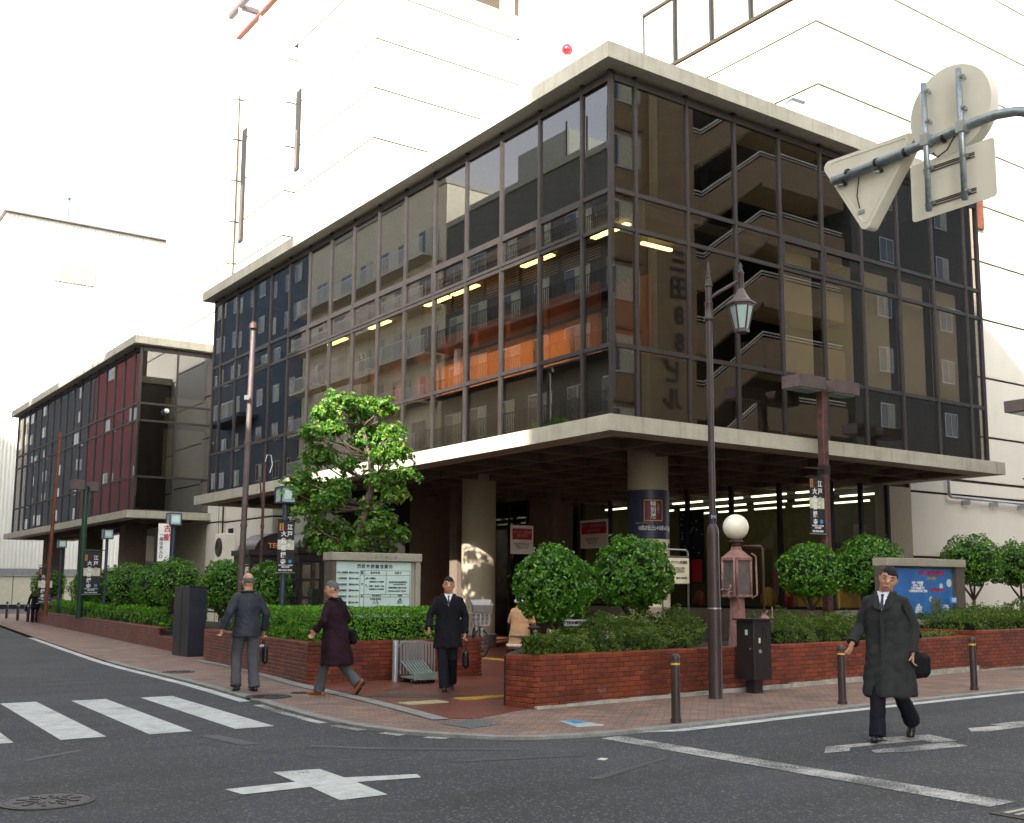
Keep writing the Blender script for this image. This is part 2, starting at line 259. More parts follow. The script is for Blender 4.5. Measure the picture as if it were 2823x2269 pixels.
# ---------------------------------------------------------------- mesh helpers
def wloc(o):
    v = Vector((0, 0, 0))
    while o is not None: v = v + o.location; o = o.parent
    return v
def link(o, parent=None):
    COL.objects.link(o)
    if parent is not None: o.parent = parent
    return o
class B:
    def __init__(s): s.v = []; s.f = []; s.u = 0
    def add(s, vs, fs):
        n = len(s.v); s.v.extend([tuple(p) for p in vs]); s.f.extend([tuple(i+n for i in f) for f in fs]); return s
    def box(s, x0, x1, y0, y1, z0, z1):
        v = [(x0, y0, z0), (x1, y0, z0), (x1, y1, z0), (x0, y1, z0), (x0, y0, z1), (x1, y0, z1), (x1, y1, z1), (x0, y1, z1)]
        return s.add(v, [(0, 3, 2, 1), (4, 5, 6, 7), (0, 1, 5, 4), (1, 2, 6, 5), (2, 3, 7, 6), (3, 0, 4, 7)])
    def obox(s, c, size, rz=0.0, rx=0.0, ry=0.0):
        m = Matrix.Translation(c) @ Matrix.Rotation(rz, 4, 'Z') @ Matrix.Rotation(ry, 4, 'Y') @ Matrix.Rotation(rx, 4, 'X')
        a, b, d = size[0]/2, size[1]/2, size[2]/2
        v = [m @ Vector(p) for p in ((-a, -b, -d), (a, -b, -d), (a, b, -d), (-a, b, -d), (-a, -b, d), (a, -b, d), (a, b, d), (-a, b, d))]
        return s.add(v, [(0, 3, 2, 1), (4, 5, 6, 7), (0, 1, 5, 4), (1, 2, 6, 5), (2, 3, 7, 6), (3, 0, 4, 7)])
    def bbox(s, x0, x1, y0, y1, z0, z1, b=0.01):
        """box with chamfered edges (24 verts)"""
        vs = []; idx = {}
        c = ((x0+x1)/2, (y0+y1)/2, (z0+z1)/2); h = ((x1-x0)/2, (y1-y0)/2, (z1-z0)/2)
        for sx in (-1, 1):
            for sy in (-1, 1):
                for sz in (-1, 1):
                    for a in range(3):
                        sg = (sx, sy, sz); p = [c[i]+sg[i]*(h[i]-(0 if i == a else b)) for i in range(3)]
                        idx[(sx, sy, sz, a)] = len(vs); vs.append(tuple(p))
        fs = []
        for a in range(3):
            o = [i for i in range(3) if i != a]
            for sa in (-1, 1):
                q = []
                for s1, s2 in ((-1, -1), (1, -1), (1, 1), (-1, 1)):
                    k = [0, 0, 0]; k[a] = sa; k[o[0]] = s1; k[o[1]] = s2; q.append(idx[(*k, a)])
                fs.append(tuple(q))
        for a in range(3):
            o = [i for i in range(3) if i != a]
            for s1 in (-1, 1):
                for s2 in (-1, 1):
                    k0 = [0, 0, 0]; k1 = [0, 0, 0]; k0[a] = -1; k1[a] = 1
                    for k in (k0, k1): k[o[0]] = s1; k[o[1]] = s2
                    fs.append((idx[(*k0, o[0])], idx[(*k1, o[0])], idx[(*k1, o[1])], idx[(*k0, o[1])]))
        for sx in (-1, 1):
            for sy in (-1, 1):
                for sz in (-1, 1): fs.append(tuple(idx[(sx, sy, sz, a)] for a in range(3)))
        return s.add(vs, fs)
    def cyl(s, p0, p1, r0, r1=None, n=12, cap=True, ring=None):
        return s.tube([p0, p1], [r0, r0 if r1 is None else r1], n, cap)
    def tube(s, pts, rad, n=8, cap=True, ell=None, ref=None):
        pts = [Vector(p) for p in pts]
        if isinstance(rad, (int, float)): rad = [rad]*len(pts)
        rings = []; vs = []; up = None
        for i, p in enumerate(pts):
            d = (pts[min(i+1, len(pts)-1)]-pts[max(i-1, 0)])
            if d.length < 1e-9: d = Vector((0, 0, 1))
            d.normalize()
            if up is None:
                up = Vector(ref) if ref is not None else (Vector((0, 0, 1)) if abs(d.z) < 0.9 else Vector((1, 0, 0)))
            a = up-d*up.dot(d)
            if a.length < 1e-6: a = d.orthogonal()
            a.normalize(); up = a; b = d.cross(a)
            ra = rad[i]; rb = ra*(ell[i] if ell else 1.0)
            for k in range(n):
                t = 2*math.pi*k/n; vs.append(p+a*(ra*math.cos(t))+b*(rb*math.sin(t)))
        fs = []
        for i in range(len(pts)-1):
            for k in range(n):
                k2 = (k+1) % n; fs.append((i*n+k, i*n+k2, (i+1)*n+k2, (i+1)*n+k))
        if cap: fs.append(tuple(reversed(range(n)))); fs.append(tuple((len(pts)-1)*n+k for k in range(n)))
        return s.add(vs, fs)
    def lathe(s, prof, c=(0, 0, 0), n=20, sx=1.0, sy=1.0, rot=0.0, cap=True):
        """prof: list of (radius, z)"""
        vs = []; fs = []
        for r, z in prof:
            for k in range(n):
                t = 2*math.pi*k/n+rot; vs.append((c[0]+r*sx*math.cos(t), c[1]+r*sy*math.sin(t), c[2]+z))
        for i in range(len(prof)-1):
            for k in range(n):
                k2 = (k+1) % n; fs.append((i*n+k, i*n+k2, (i+1)*n+k2, (i+1)*n+k))
        if cap: fs.append(tuple(reversed(range(n)))); fs.append(tuple((len(prof)-1)*n+k for k in range(n)))
        return s.add(vs, fs)
    def ball(s, c, r, n=16, m=10, sc=(1, 1, 1), rot=None):
        vs = []; fs = []; c = Vector(c); rot = rot or Matrix.Identity(3)
        for i in range(m+1):
            th = math.pi*i/m
            for k in range(n):
                t = 2*math.pi*k/n; p = rot @ Vector((sc[0]*math.sin(th)*math.cos(t), sc[1]*math.sin(th)*math.sin(t), sc[2]*math.cos(th))); vs.append(c+p*r)
        for i in range(m):
            for k in range(n):
                k2 = (k+1) % n
                if i == 0: fs.append((k, n+k, n+k2))
                elif i == m-1: fs.append((i*n+k, (i+1)*n+k, i*n+k2))
                else: fs.append((i*n+k, (i+1)*n+k, (i+1)*n+k2, i*n+k2))
        return s.add(vs, fs)
    def prism(s, poly, z0, z1):
        n = len(poly); vs = [(x, y, z0) for x, y in poly]+[(x, y, z1) for x, y in poly]
        fs = [tuple(reversed(range(n))), tuple(range(n, 2*n))]+[(i, (i+1) % n, (i+1) % n+n, i+n) for i in range(n)]
        return s.add(vs, fs)
    def vprism(s, poly, y0, y1):
        """polygon given in (x, z), extruded along y"""
        n = len(poly); vs = [(x, y0, z) for x, z in poly]+[(x, y1, z) for x, z in poly]
        fs = [tuple(range(n)), tuple(reversed(range(n, 2*n)))]+[(i, i+n, (i+1) % n+n, (i+1) % n) for i in range(n)]
        return s.add(vs, fs)
    def xform(s, m, start=0):
        for i in range(start, len(s.v)): s.v[i] = tuple(m @ Vector(s.v[i]))
        return s
    def mesh(s, name):
        me = bpy.data.meshes.new(name); me.from_pydata(s.v, [], s.f); me.update(); return me
    def build(s, name, mat, parent=None, local=False, smooth=False, kind=None, label=None, origin=None):
        """world coordinates unless local; a top-level object gets its origin at `origin` (or the base centre)"""
        if not s.v: return None
        if local: off = Vector((0, 0, 0))
        elif parent is not None: off = wloc(parent)
        else:
            if origin is None:
                xs = [p[0] for p in s.v]; ys = [p[1] for p in s.v]; zs = [p[2] for p in s.v]
                origin = ((min(xs)+max(xs))/2, (min(ys)+max(ys))/2, min(zs))
            off = Vector(origin)
        if off.length > 0: s.v = [(p[0]-off.x, p[1]-off.y, p[2]-off.z) for p in s.v]
        me = s.mesh(name); me.materials.append(M[mat] if isinstance(mat, str) else mat)
        if smooth:
            me.shade_smooth()
            if smooth == 'auto':
                try: me.set_sharp_from_angle(angle=R_(40))
                except Exception: pass
        o = bpy.data.objects.new(name, me); link(o, parent)
        if parent is None and not local: o.location = off
        if kind: o['kind'] = kind
        if label: o['label'] = label
        return o
def thing(name, label, cat, loc=(0, 0, 0), rz=0.0, group=None):
    o = bpy.data.objects.new(name, None); COL.objects.link(o); o.location = loc; o.rotation_euler = (0, 0, rz); o.empty_display_size = 0.2
    o['label'] = label; o['category'] = cat
    if group: o['group'] = group
    return o
def tag(o, label, cat, group=None, kind=None):
    o['label'] = label
    if cat: o['category'] = cat
    if group: o['group'] = group
    if kind: o['kind'] = kind
    return o
def copytree(o, parent=None):
    c = o.copy(); link(c)
    c.parent = parent
    for ch in list(o.children): copytree(ch, c)
    return c
def inst(me, name, parent, loc, rot=(0, 0, 0), scale=(1, 1, 1)):
    o = bpy.data.objects.new(name, me); link(o, parent); o.location = Vector(loc)-wloc(parent) if parent else loc; o.rotation_euler = rot; o.scale = scale; return o
DG = None
def textmesh(txt, size, bold=0.0, ext=0.003, align='CENTER', spacing=1.0, line=1.0):
    cu = bpy.data.curves.new('lettering', 'FONT'); cu.body = txt; cu.size = size; cu.align_x = align; cu.align_y = 'CENTER'
    cu.offset = bold*size; cu.extrude = ext; cu.space_character = spacing; cu.space_line = line; cu.resolution_u = 2
    o = bpy.data.objects.new('lettering', cu); me = bpy.data.meshes.new_from_object(o); bpy.data.objects.remove(o); bpy.data.curves.remove(cu); me.name = 'lettering'; return me
def text(txt, size, c, facing, mat, parent, bold=0.01, name='lettering', xs=1.0, **kw):
    """c: world centre; facing: 'Y-' reads from -Y, 'X-' reads from -X, 'Y+', 'X+', 'UP'"""
    me = textmesh(txt, size, bold, **kw); me.materials.clear(); me.materials.append(M[mat])
    o = bpy.data.objects.new(name, me); link(o, parent); o.location = Vector(c)-wloc(parent)
    o.rotation_euler = {'Y-': (R_(90), 0, 0), 'X-': (R_(90), 0, R_(-90)), 'Y+': (R_(90), 0, R_(180)), 'X+': (R_(90), 0, R_(90)), 'UP': (0, 0, 0)}[facing] if isinstance(facing, str) else facing
    o.scale = (xs, 1, 1); return o

# ---------------------------------------------------------------- ground, kerbs, plaza
kerb = [(12.6, 78), (9.9, 54.4), (6.75, 25.2), (6.38, 18.6), (6.1, 15.2), (5.9, 13.0), (5.9, 11.7), (6.1, 10.75), (6.5, 10.05), (7.0, 9.62), (8.2, 9.42), (11.4, 9.62), (16.7, 9.85), (26, 10.1), (60, 10.8)]
def smoothline(pts, step=0.5):
    out = []
    P = [Vector((*p, 0)) for p in pts]
    for i in range(len(P)-1):
        a = P[max(i-1, 0)]; b = P[i]; c = P[i+1]; d = P[min(i+2, len(P)-1)]
        n = max(1, int((c-b).length/step)) if (c-b).length < 6 else max(1, int((c-b).length/2))
        for k in range(n):
            t = k/n; m1 = (c-a)*0.5; m2 = (d-b)*0.5
            L = (c-b).length; m1 = m1.normalized()*L if m1.length > 0 else m1; m2 = m2.normalized()*L if m2.length > 0 else m2
            q = b*(2*t**3-3*t*t+1)+m1*(t**3-2*t*t+t)+c*(-2*t**3+3*t*t)+m2*(t**3-t*t); out.append((q.x, q.y))
    out.append(pts[-1]); return out
KL = smoothline(kerb)
def offs(line, d):
    out = []
    for i, p in enumerate(line):
        a = Vector(line[max(i-1, 0)]); b = Vector(line[min(i+1, len(line)-1)]); t = (b-a).normalized(); out.append((p[0]-t.y*d, p[1]+t.x*d))
    return out
def strip(line, d0, d1, z, b=None):
    b = b or B(); A = offs(line, d0); C = offs(line, d1); n = len(line)
    vs = [(x, y, z) for x, y in A]+[(x, y, z) for x, y in C]
    b.add(vs, [(i, i+1, n+i+1, n+i) for i in range(n-1)]); return b
road = B().box(-400, 400, -400, 400, -0.5, 0.0).build('road', 'asphalt', kind='structure', origin=(0, 0, 0)); road['label'] = 'dark grey asphalt road with white markings'
pv = B(); poly = list(KL)+[(60, 13.5), (27.9, 19.5), (27.9, 60), (20, 78)]
pv.prism([(x, y) for x, y in reversed(poly)], -0.2, 0.03)
pave = pv.build('pavement', 'pavers', kind='structure', origin=(8, 12, 0)); pave['label'] = 'pinkish brick paved pavement round the corner'
# kerb stones laid one by one along the pavement edge
acc = 0; KS = smoothline(kerb, 0.25); seg = [KS[0]]
kroot = bpy.data.objects.new('kerb', None); COL.objects.link(kroot); kroot['kind'] = 'structure'; kroot['label'] = 'grey concrete kerb stones along the pavement edge'
near = [p for p in KS if (p[0]**2+p[1]**2) < 27**2]
i = 0
while i < len(near)-1:
    j = i; L = 0
    while j < len(near)-1 and L < 0.58: L += (Vector(near[j+1])-Vector(near[j])).length; j += 1
    part = near[i:j+1]; i = j
    if len(part) < 2: continue
    a = offs(part, -0.004); c = offs(part, 0.15)
    sh = 0.006
    a[0] = tuple(Vector(a[0])+(Vector(a[1])-Vector(a[0])).normalized()*sh); c[0] = tuple(Vector(c[0])+(Vector(c[1])-Vector(c[0])).normalized()*sh)
    kb = B(); kb.prism([(x, y) for x, y in (a+list(reversed(c)))], -0.1, 0.034+random.uniform(-0.002, 0.002)); kb.build('kerb_stone', 'kerb', kroot)
plaza_poly = [(7.78, 17.05), (7.62, 15.6), (7.5, 14.4), (7.34, 12.9), (7.12, 11.55), (7.35, 11.35), (8.55, 11.95), (8.5, 12.5), (10.8, 15.0), (24.1, 15.2), (24.1, 31), (17.4, 31), (12.5, 29.5), (11, 24.5), (11, 17.1)]
pz = B().prism(plaza_poly, 0.0, 0.036).build('plaza', 'plaza', kind='structure', origin=(10, 18, 0)); pz['label'] = 'glazed red tile forecourt between the brick planters'
gb = B(); bl = smoothline([(8.5, 24.4), (8.3, 21.0), (7.72, 17.3), (7.57, 15.8), (7.45, 14.4), (7.27, 12.9), (7.05, 11.5)], 0.5)
strip(bl, 0.02, -0.2, 0.041, gb); gbo = gb.build('edge_strip', 'kerb', pave)
bd = B().prism([(7.55, 14.55), (8.0, 14.9), (9.3, 13.35), (9.15, 12.95)], 0.030, 0.0405); bd.build('brown_band', 'plazaband', pz)
bd = B().prism([(8.9, 15.9), (9.3, 16.1), (8.5, 15.4), (8.15, 15.2)], 0.030, 0.0402); bd.build('brown_band', 'plazaband', pz)
def tactile(name, x0, x1, y0, y1, mat, n, label):
    dx = (x1-x0); dy = y1-y0
    if dx > dy:
        for k in range(n):
            b = B(); a0 = x0+dx*k/n+0.003; a1 = x0+dx*(k+1)/n-0.003; b.box(a0, a1, y0, y1, 0.03, 0.046)
            for r in range(4): yy = y0+dy*(r+0.5)/4; b.box(a0+0.02, a1-0.02, yy-0.018, yy+0.018, 0.045, 0.051)
            b.build(name, mat, pz)
    else:
        for k in range(n):
            b = B(); a0 = y0+dy*k/n+0.003; a1 = y0+dy*(k+1)/n-0.003; b.box(x0, x1, a0, a1, 0.03, 0.046)
            for r in range(4): xx = x0+dx*(r+0.5)/4; b.box(xx-0.018, xx+0.018, a0+0.02, a1-0.02, 0.045, 0.051)
            b.build(name, mat, pz)
tactile('guide_tile', 8.42, 12.02, 13.32, 13.62, 'tactile', 12, '')
tactile('guide_tile', 13.85, 14.15, 17.6, 23.6, 'tactile', 20, '')
tactile('guide_tile', 7.45, 8.10, 13.2, 13.5, 'tactilebeige', 2, '')
# road markings
def mark(name, pts, mat='roadpaint', z=0.005):
    b = B(); n = len(pts); b.add([(x, y, z) for x, y in pts], [tuple(range(n))])
    cx_ = sum(p[0] for p in pts)/n; o = b.build(name, mat, road); return o
def ccw(p):
    a = sum(p[i][0]*p[(i+1) % len(p)][1]-p[(i+1) % len(p)][0]*p[i][1] for i in range(len(p))); return p if a > 0 else list(reversed(p))
for x0, x1, ya, yb in ((3.14, 3.60, 16.85, 12.45), (4.03, 4.50, 16.70, 12.38), (4.96, 5.42, 16.62, 12.30), (2.25, 2.70, 16.9, 12.5), (1.35, 1.8, 17.0, 12.6), (0.45, 0.9, 17, 12.6), (-0.45, 0.0, 17, 12.6)):
    mark('crosswalk_stripe', ccw([(x0, ya), (x1, ya), (x1-0.22, yb), (x0-0.22, yb)]))
mark('cross_marking', ccw([(3.27, 8.66), (3.30, 8.36), (3.86, 8.37), (3.80, 7.72), (4.2, 7.72), (4.26, 8.36), (4.80, 8.25), (4.86, 8.42), (4.28, 8.62), (4.3, 9.15), (3.9, 9.22), (3.86, 8.66)]))
mark('stop_line', ccw([(7.60, 9.3), (7.90, 9.33), (7.86, 4.75), (7.52, 4.75)]), 'wornpaint')
wl_ = [p for p in KS if p[1] > 15.0]
mark_b = B(); strip(wl_, -0.03, -0.19, 0.006, mark_b); mark_b.build('edge_line', 'roadpaint', road)
for a_, b_ in ((14.6, 13.1), (12.9, 12.3), (12.0, 11.3), (11.1, 10.8), (10.5, 10.25)):
    seg = [p for p in KS if p[0] < 7 and b_-0.15 < p[1] < a_+0.15]
    if len(seg) > 1: q = B(); strip(seg, -0.03, -0.16, 0.006, q); q.build('edge_line', 'wornpaint', road)
seg = [p for p in KS if p[0] > 8.25]; q = B(); strip(seg, -0.03, -0.20, 0.006, q); q.build('edge_line', 'roadpaint', road)
# painted road characters (seen upside down from here)
for pts in ([(8.69, 7.22), (9.05, 7.50), (9.95, 7.40), (10.02, 7.62), (10.75, 7.48), (10.55, 7.00), (10.20, 7.05), (10.28, 7.22), (9.2, 7.32), (9.0, 7.16)],
            [(9.10, 6.95), (9.22, 7.08), (10.42, 6.98), (10.28, 6.70), (9.4, 6.80)],
            [(11.35, 7.35), (11.6, 7.55), (12.1, 7.48), (12.15, 7.62), (12.7, 7.6), (13.3, 7.4), (12.9, 7.05), (12.2, 7.05), (12.25, 7.25), (11.5, 7.25)]):
    mark('stop_character', ccw(pts), 'wornpaint')
for q_ in ([(4.9, 10.6), (5.3, 10.1), (6.4, 9.2), (6.35, 9.1), (5.2, 10.0), (4.8, 10.5)], [(5.5, 8.9), (6.7, 8.5), (6.68, 8.42), (5.5, 8.8)], [(4.2, 12.0), (4.4, 11.9), (4.5, 11.0), (4.3, 11.0)], [(2.3, 11.2), (2.9, 11.6), (2.92, 11.52), (2.34, 11.1)], [(5.9, 7.4), (7.2, 7.9), (7.22, 7.84), (5.95, 7.3)]): mark('worn_mark', ccw(q_), 'ghostpaint', 0.004)
def cover(name, c, r, label, n=28, z=0.0):
    t = thing(name, label, 'manhole cover', (*c, z))
    B().lathe([(r, -0.02), (r, 0.009), (r*0.93, 0.012), (r*0.93, 0.006), (r*0.90, 0.006), (r*0.90, 0.011), (0.0, 0.011)], (*c, z), n, cap=False).build('cover_plate', 'iron', t)
    b = B()
    for k in range(10):
        a = 2*math.pi*k/10
        for rr in (0.35, 0.6):
            b.obox((c[0]+math.cos(a+rr)*r*rr, c[1]+math.sin(a+rr)*r*rr, z+0.013), (r*0.22, r*0.09, 0.008), a+rr)
    b.build('raised_pattern', 'iron', t)
    return t
cover('manhole_cover', (2.03, 8.93), 0.33, 'round iron manhole cover in the asphalt, bottom left corner')
cover('manhole_cover', (6.42, 15.42), 0.33, 'large dark round cover on the white line behind the bald man', z=0.03)
cover('manhole_cover', (7.02, 15.70), 0.13, 'small dark round cover on the pavement between the two walkers', z=0.03)
cover('manhole_cover', (6.95, 21.0), 0.30, 'dark round cover by the kerb near the black slab box', z=0.03)
t = thing('drain_cover', 'square steel drain cover on the pavement in front of the red forecourt', 'drain cover', (7.0, 11.0, 0.03))
gq = [(6.75, 11.15), (7.25, 11.3), (7.3, 10.75), (6.8, 10.6)]
B().prism(ccw(gq), 0.0, 0.038).build('cover_plate', 'grate', t)
b = B()
for k in range(7): b.obox((6.80+0.075*k, 10.93+0.02*k, 0.041), (0.02, 0.5, 0.006), R_(-6))
b.build('rib', 'steel', t)
t = thing('street_gully', 'iron street gully grate at the end of the stop line, bottom right', 'drain cover', (7.6, 4.4, 0))
B().box(7.3, 7.95, 4.05, 4.62, -0.01, 0.008).build('gully_frame', 'iron', t)
for k in range(6): B().box(7.36, 7.89, 4.11+k*0.08, 4.15+k*0.08, 0.009, 0.016).build('gully_bar', 'steel', t)
t = thing('pavement_map', 'faded blue and white map sticker on the brick pavement by the planter', 'sticker', (8.08, 10.3, 0.03))
B().prism(ccw([(7.86, 10.05), (8.05, 10.62), (8.26, 10.60), (8.22, 10.0)]), 0.03, 0.0345).build('sticker_sheet', 'board', t)
B().prism(ccw([(8.02, 10.3), (8.08, 10.58), (8.23, 10.56), (8.2, 10.26)]), 0.034, 0.036).build('map_print', 'bluesticker', t)
tag(B().obox((6.67, 8.14, 0.008), (0.10, 0.07, 0.008), 0.5).build('paper_scrap', 'white'), 'small white paper scrap lying on the asphalt before the stop line', 'litter')
# ---------------------------------------------------------------- glass fronted library block and its wing
XC, YC = 13.32, 15.97      # canopy and roof edge
XG, YG = 13.72, 16.37      # glass faces
ROWS = [4.95, 6.40, 8.84, 9.59, 11.98]
def glassblock(name, label, x0, y0, ly, lx, ym, xm, opens_l=(), opens_r=()):
    """x0,y0: canopy corner; ly: far y end, lx: far x end; ym / xm: mullion positions on the two faces"""
    t = thing(name, label, 'building', (x0+0.4, y0+0.4, 0))
    gx, gy = x0+0.4, y0+0.4
    c = B().box(x0, lx, y0, ly, 4.80, 4.92); c.box(x0, x0+0.62, y0, ly, 4.60, 4.799); c.box(x0+0.621, lx, y0, y0+0.62, 4.60, 4.799); c.box(x0+0.621, lx, ly-0.6, ly, 4.60, 4.799); c.box(lx-0.6, lx, y0+0.621, ly-0.601, 4.60, 4.799)
    c.build('canopy', 'concrete', t)
    rf = B().box(x0, lx, y0, ly, 12.13, 12.47); rf.build('roof_slab', 'concrete', t)
    rb = B()
    k = y0+1.9
    while k < ly-0.7: rb.box(x0+0.622, lx-0.602, k, k+0.13, 4.585, 4.798); k += 1.5
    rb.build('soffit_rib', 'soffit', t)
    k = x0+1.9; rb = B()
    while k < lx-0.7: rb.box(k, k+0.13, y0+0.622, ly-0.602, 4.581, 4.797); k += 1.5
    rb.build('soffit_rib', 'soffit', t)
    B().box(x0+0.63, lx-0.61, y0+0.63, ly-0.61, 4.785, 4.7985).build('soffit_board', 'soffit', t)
    ye = ly-0.37; xe = lx-0.16
    fr = B()
    for i, y in enumerate([gy+0.03]+ym+[ye]):
        B().box(gx-0.05, gx+0.07, y-0.035, y+0.035, 4.921, 12.129).build('mullion', 'bronze', t)
    for x in xm+[xe]:
        B().box(x-0.035, x+0.035, gy-0.05, gy+0.07, 4.921, 12.129).build('mullion', 'bronze', t)
    for z in ROWS:
        hh = 0.075 if z == ROWS[-1] else 0.045
        B().box(gx-0.035, gx+0.05, gy+0.066, ye-0.036, z-hh, z+hh).build('transom', 'bronze', t)
        B().box(gx+0.08, xe-0.036, gy-0.035, gy+0.05, z-hh, z+hh).build('transom', 'bronze', t)
    ys = [gy]+ym+[ye]; xs = [gx]+xm+[xe]
    for r in range(4):
        za, zb = ROWS[r]+0.03, ROWS[r+1]-0.03
        for i in range(len(ys)-1):
            cy_, w = (ys[i]+ys[i+1])/2, ys[i+1]-ys[i]
            p = B().box(-0.005, 0.005, -w/2, w/2, -(zb-za)/2, (zb-za)/2).build('window_pane', 'glass', t, local=True)
            p.location = Vector((gx, cy_, (za+zb)/2))-wloc(t); p.rotation_euler = (0, random.gauss(0, 0.0015), random.gauss(0, 0.0025))
            if r == 2 and i in opens_l:
                a, b_ = ys[i]+0.04, ys[i+1]-0.04; f = B(); f.box(gx-0.055, gx-0.01, a, b_, za+0.02, za+0.09); f.box(gx-0.055, gx-0.01, a, b_, zb-0.08, zb-0.02); f.box(gx-0.055, gx-0.01, a, a+0.05, za+0.09, zb-0.08); f.box(gx-0.055, gx-0.01, b_-0.05, b_, za+0.09, zb-0.08); f.build('window_frame', 'bronze', t)
        for i in range(len(xs)-1):
            cx_, w = (xs[i]+xs[i+1])/2, xs[i+1]-xs[i]
            p = B().box(-w/2, w/2, -0.005, 0.005, -(zb-za)/2, (zb-za)/2).build('window_pane', 'glass', t, local=True)
            p.location = Vector((cx_, gy, (za+zb)/2))-wloc(t); p.rotation_euler = (random.gauss(0, 0.0015), 0, random.gauss(0, 0.0025))
            if r == 2 and i in opens_r:
                a, b_ = xs[i]+0.04, xs[i+1]-0.04; f = B(); f.box(a, b_, gy-0.055, gy-0.01, za+0.02, za+0.09); f.box(a, b_, gy-0.055, gy-0.01, zb-0.08, zb-0.02); f.box(a, a+0.05, gy-0.055, gy-0.01, za+0.09, zb-0.08); f.box(b_-0.05, b_, gy-0.055, gy-0.01, za+0.09, zb-0.08); f.build('window_frame', 'bronze', t)
    B().box(gx-0.02, gx+0.02, gy+0.07, ye, 4.921, 4.905+0.02).build('sill', 'bronze', t)
    return t
ym = [17.3+1.5*k for k in range(15)]; xm = [14.35+1.45*k for k in range(9)]
lib = glassblock('library_building', 'corner library with dark glass upper storeys between beige concrete slabs', XC, YC, 39.42, 26.76, ym, xm, set(range(1, 11)) | {12}, {4, 5})
# inside the glass: parapet wall, floors, partitions, blinds, lights
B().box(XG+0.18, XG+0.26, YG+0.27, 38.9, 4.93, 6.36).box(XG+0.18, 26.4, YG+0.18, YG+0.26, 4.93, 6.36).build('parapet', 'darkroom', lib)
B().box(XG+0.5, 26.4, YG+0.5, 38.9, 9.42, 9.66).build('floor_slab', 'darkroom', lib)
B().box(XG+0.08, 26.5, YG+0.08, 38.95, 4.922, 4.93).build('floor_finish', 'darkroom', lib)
B().box(13.8, 26.5, 39.1, 39.3, 4.93, 12.1).build('rear_wall', 'boardside', lib)  # unseen end wall, put in dark to keep bright strips off the wing glass
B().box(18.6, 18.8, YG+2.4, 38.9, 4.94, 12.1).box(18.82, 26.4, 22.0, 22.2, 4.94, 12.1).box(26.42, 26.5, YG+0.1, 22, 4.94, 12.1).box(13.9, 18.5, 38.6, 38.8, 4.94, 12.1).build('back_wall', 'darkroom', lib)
for y0_, y1_ in ((19.0, 20.85), (20.9, 22.75), (22.8, 24.65), (24.7, 26.2)):
    B().box(15.5, 15.6, y0_, y1_, 6.2, 7.85).build('partition', 'orange', lib)
    B().box(15.5, 15.6, y0_, y1_, 7.93, 8.55).build('partition', 'rustwall', lib)
B().box(15.48, 15.62, 18.8, 27.6, 7.85, 7.92).build('partition_rail', 'black', lib)
for y0_, y1_ in ((17.4, 18.7), (26.3, 27.6), (28.2, 30.5)): B().box(15.6, 15.7, y0_, y1_, 5.2, 8.4).build('partition', 'rustwall', lib)
for i in range(1, 12):
    a, b_ = ([YG]+ym)[i]+0.08, ([YG]+ym)[i+1]-0.08; bl = B(); z0 = 8.55 if i < 8 else 7.6
    if i in (8, 9): z0 = 6.6
    z = z0
    while z < 9.4: bl.obox((14.25, (a+b_)/2, z), (0.045, b_-a, 0.003), 0, 0, R_(-38)); z += 0.062
    bl.build('venetian_blind', 'blind', lib, kind='stuff')
for i in (4, 5, 6, 7, 8):
    xs = [XG]+xm+[26.6]; B().box(xs[i]+0.22, xs[i+1]-0.22+0.1, YG+0.24, YG+0.26, 6.5, 9.4).build('roller_screen', 'palescreen', lib)
for y in (17.2, 19.9, 23.1, 24.5, 27.8, 30.6): B().box(14.80, 14.95, y, y+1.2, 9.30, 9.34).build('ceiling_light', 'tube', lib)
for x in (15.9,): B().box(x, x+0.9, 17.9, 17.98, 9.26, 9.32).build('ceiling_light', 'tube', lib)
tag(B().box(18.30, 18.42, 17.5, 17.56, 8.2, 8.28).build('exit_lamp', 'tube', lib), '', None) if False else None
# columns under the canopy
def column(parent, x, y, r=0.47, z1=4.79):
    B().lathe([(r+0.03, 0.0), (r+0.03, 0.40), (r, 0.41), (r, z1)], (x, y, 0), 40, cap=False).build('column', 'column', parent, smooth='auto')
    B().lathe([(r+0.045, 0.0), (r+0.045, 0.36), (r+0.032, 0.37)], (x, y, 0), 40, cap=False).build('column_plinth', 'boardside', parent, smooth='auto')
for x, y in ((16.87, 18.9), (16.7, 25.75), (16.7, 32.6), (23.6, 18.0)): column(lib, x, y) if x < 20 else None
# ground floor: shop front with lit room, recessed entrance
sx, sy = 24.2, 19.6
g0 = B(); g0.box(sx, sx+0.18, sy+0.001, 30.6, 0, 1.05).box(sx+0.181, 27.7, sy, sy+0.18, 0, 1.05); g0.build('shop_sill_wall', 'boardstone', lib)
B().box(26.75, 27.75, sy-0.02, sy+0.5, 0.0, 4.58).build('pier', 'column', lib)
for y in (sy+0.06, 21.5, 23.4, 25.3, 27.2, 29.1, 30.6): B().box(sx-0.02, sx+0.1, y-0.06, y+0.06, 1.051, 4.78).build('shop_mullion', 'black', lib)
for x in (25.5, 26.7): B().box(x-0.05, x+0.05, sy-0.02, sy+0.1, 1.051, 4.78).build('shop_mullion', 'black', lib)
B().box(sx-0.01, sx+0.09, sy+0.13, 30.5, 1.06, 1.14).build('shop_transom', 'black', lib)
B().box(24.32, 26.6, sy-0.01, sy+0.08, 2.75, 2.87).box(25.56, 26.64, sy-0.015, sy+0.075, 3.0, 3.1).build('shop_transom', 'black', lib)
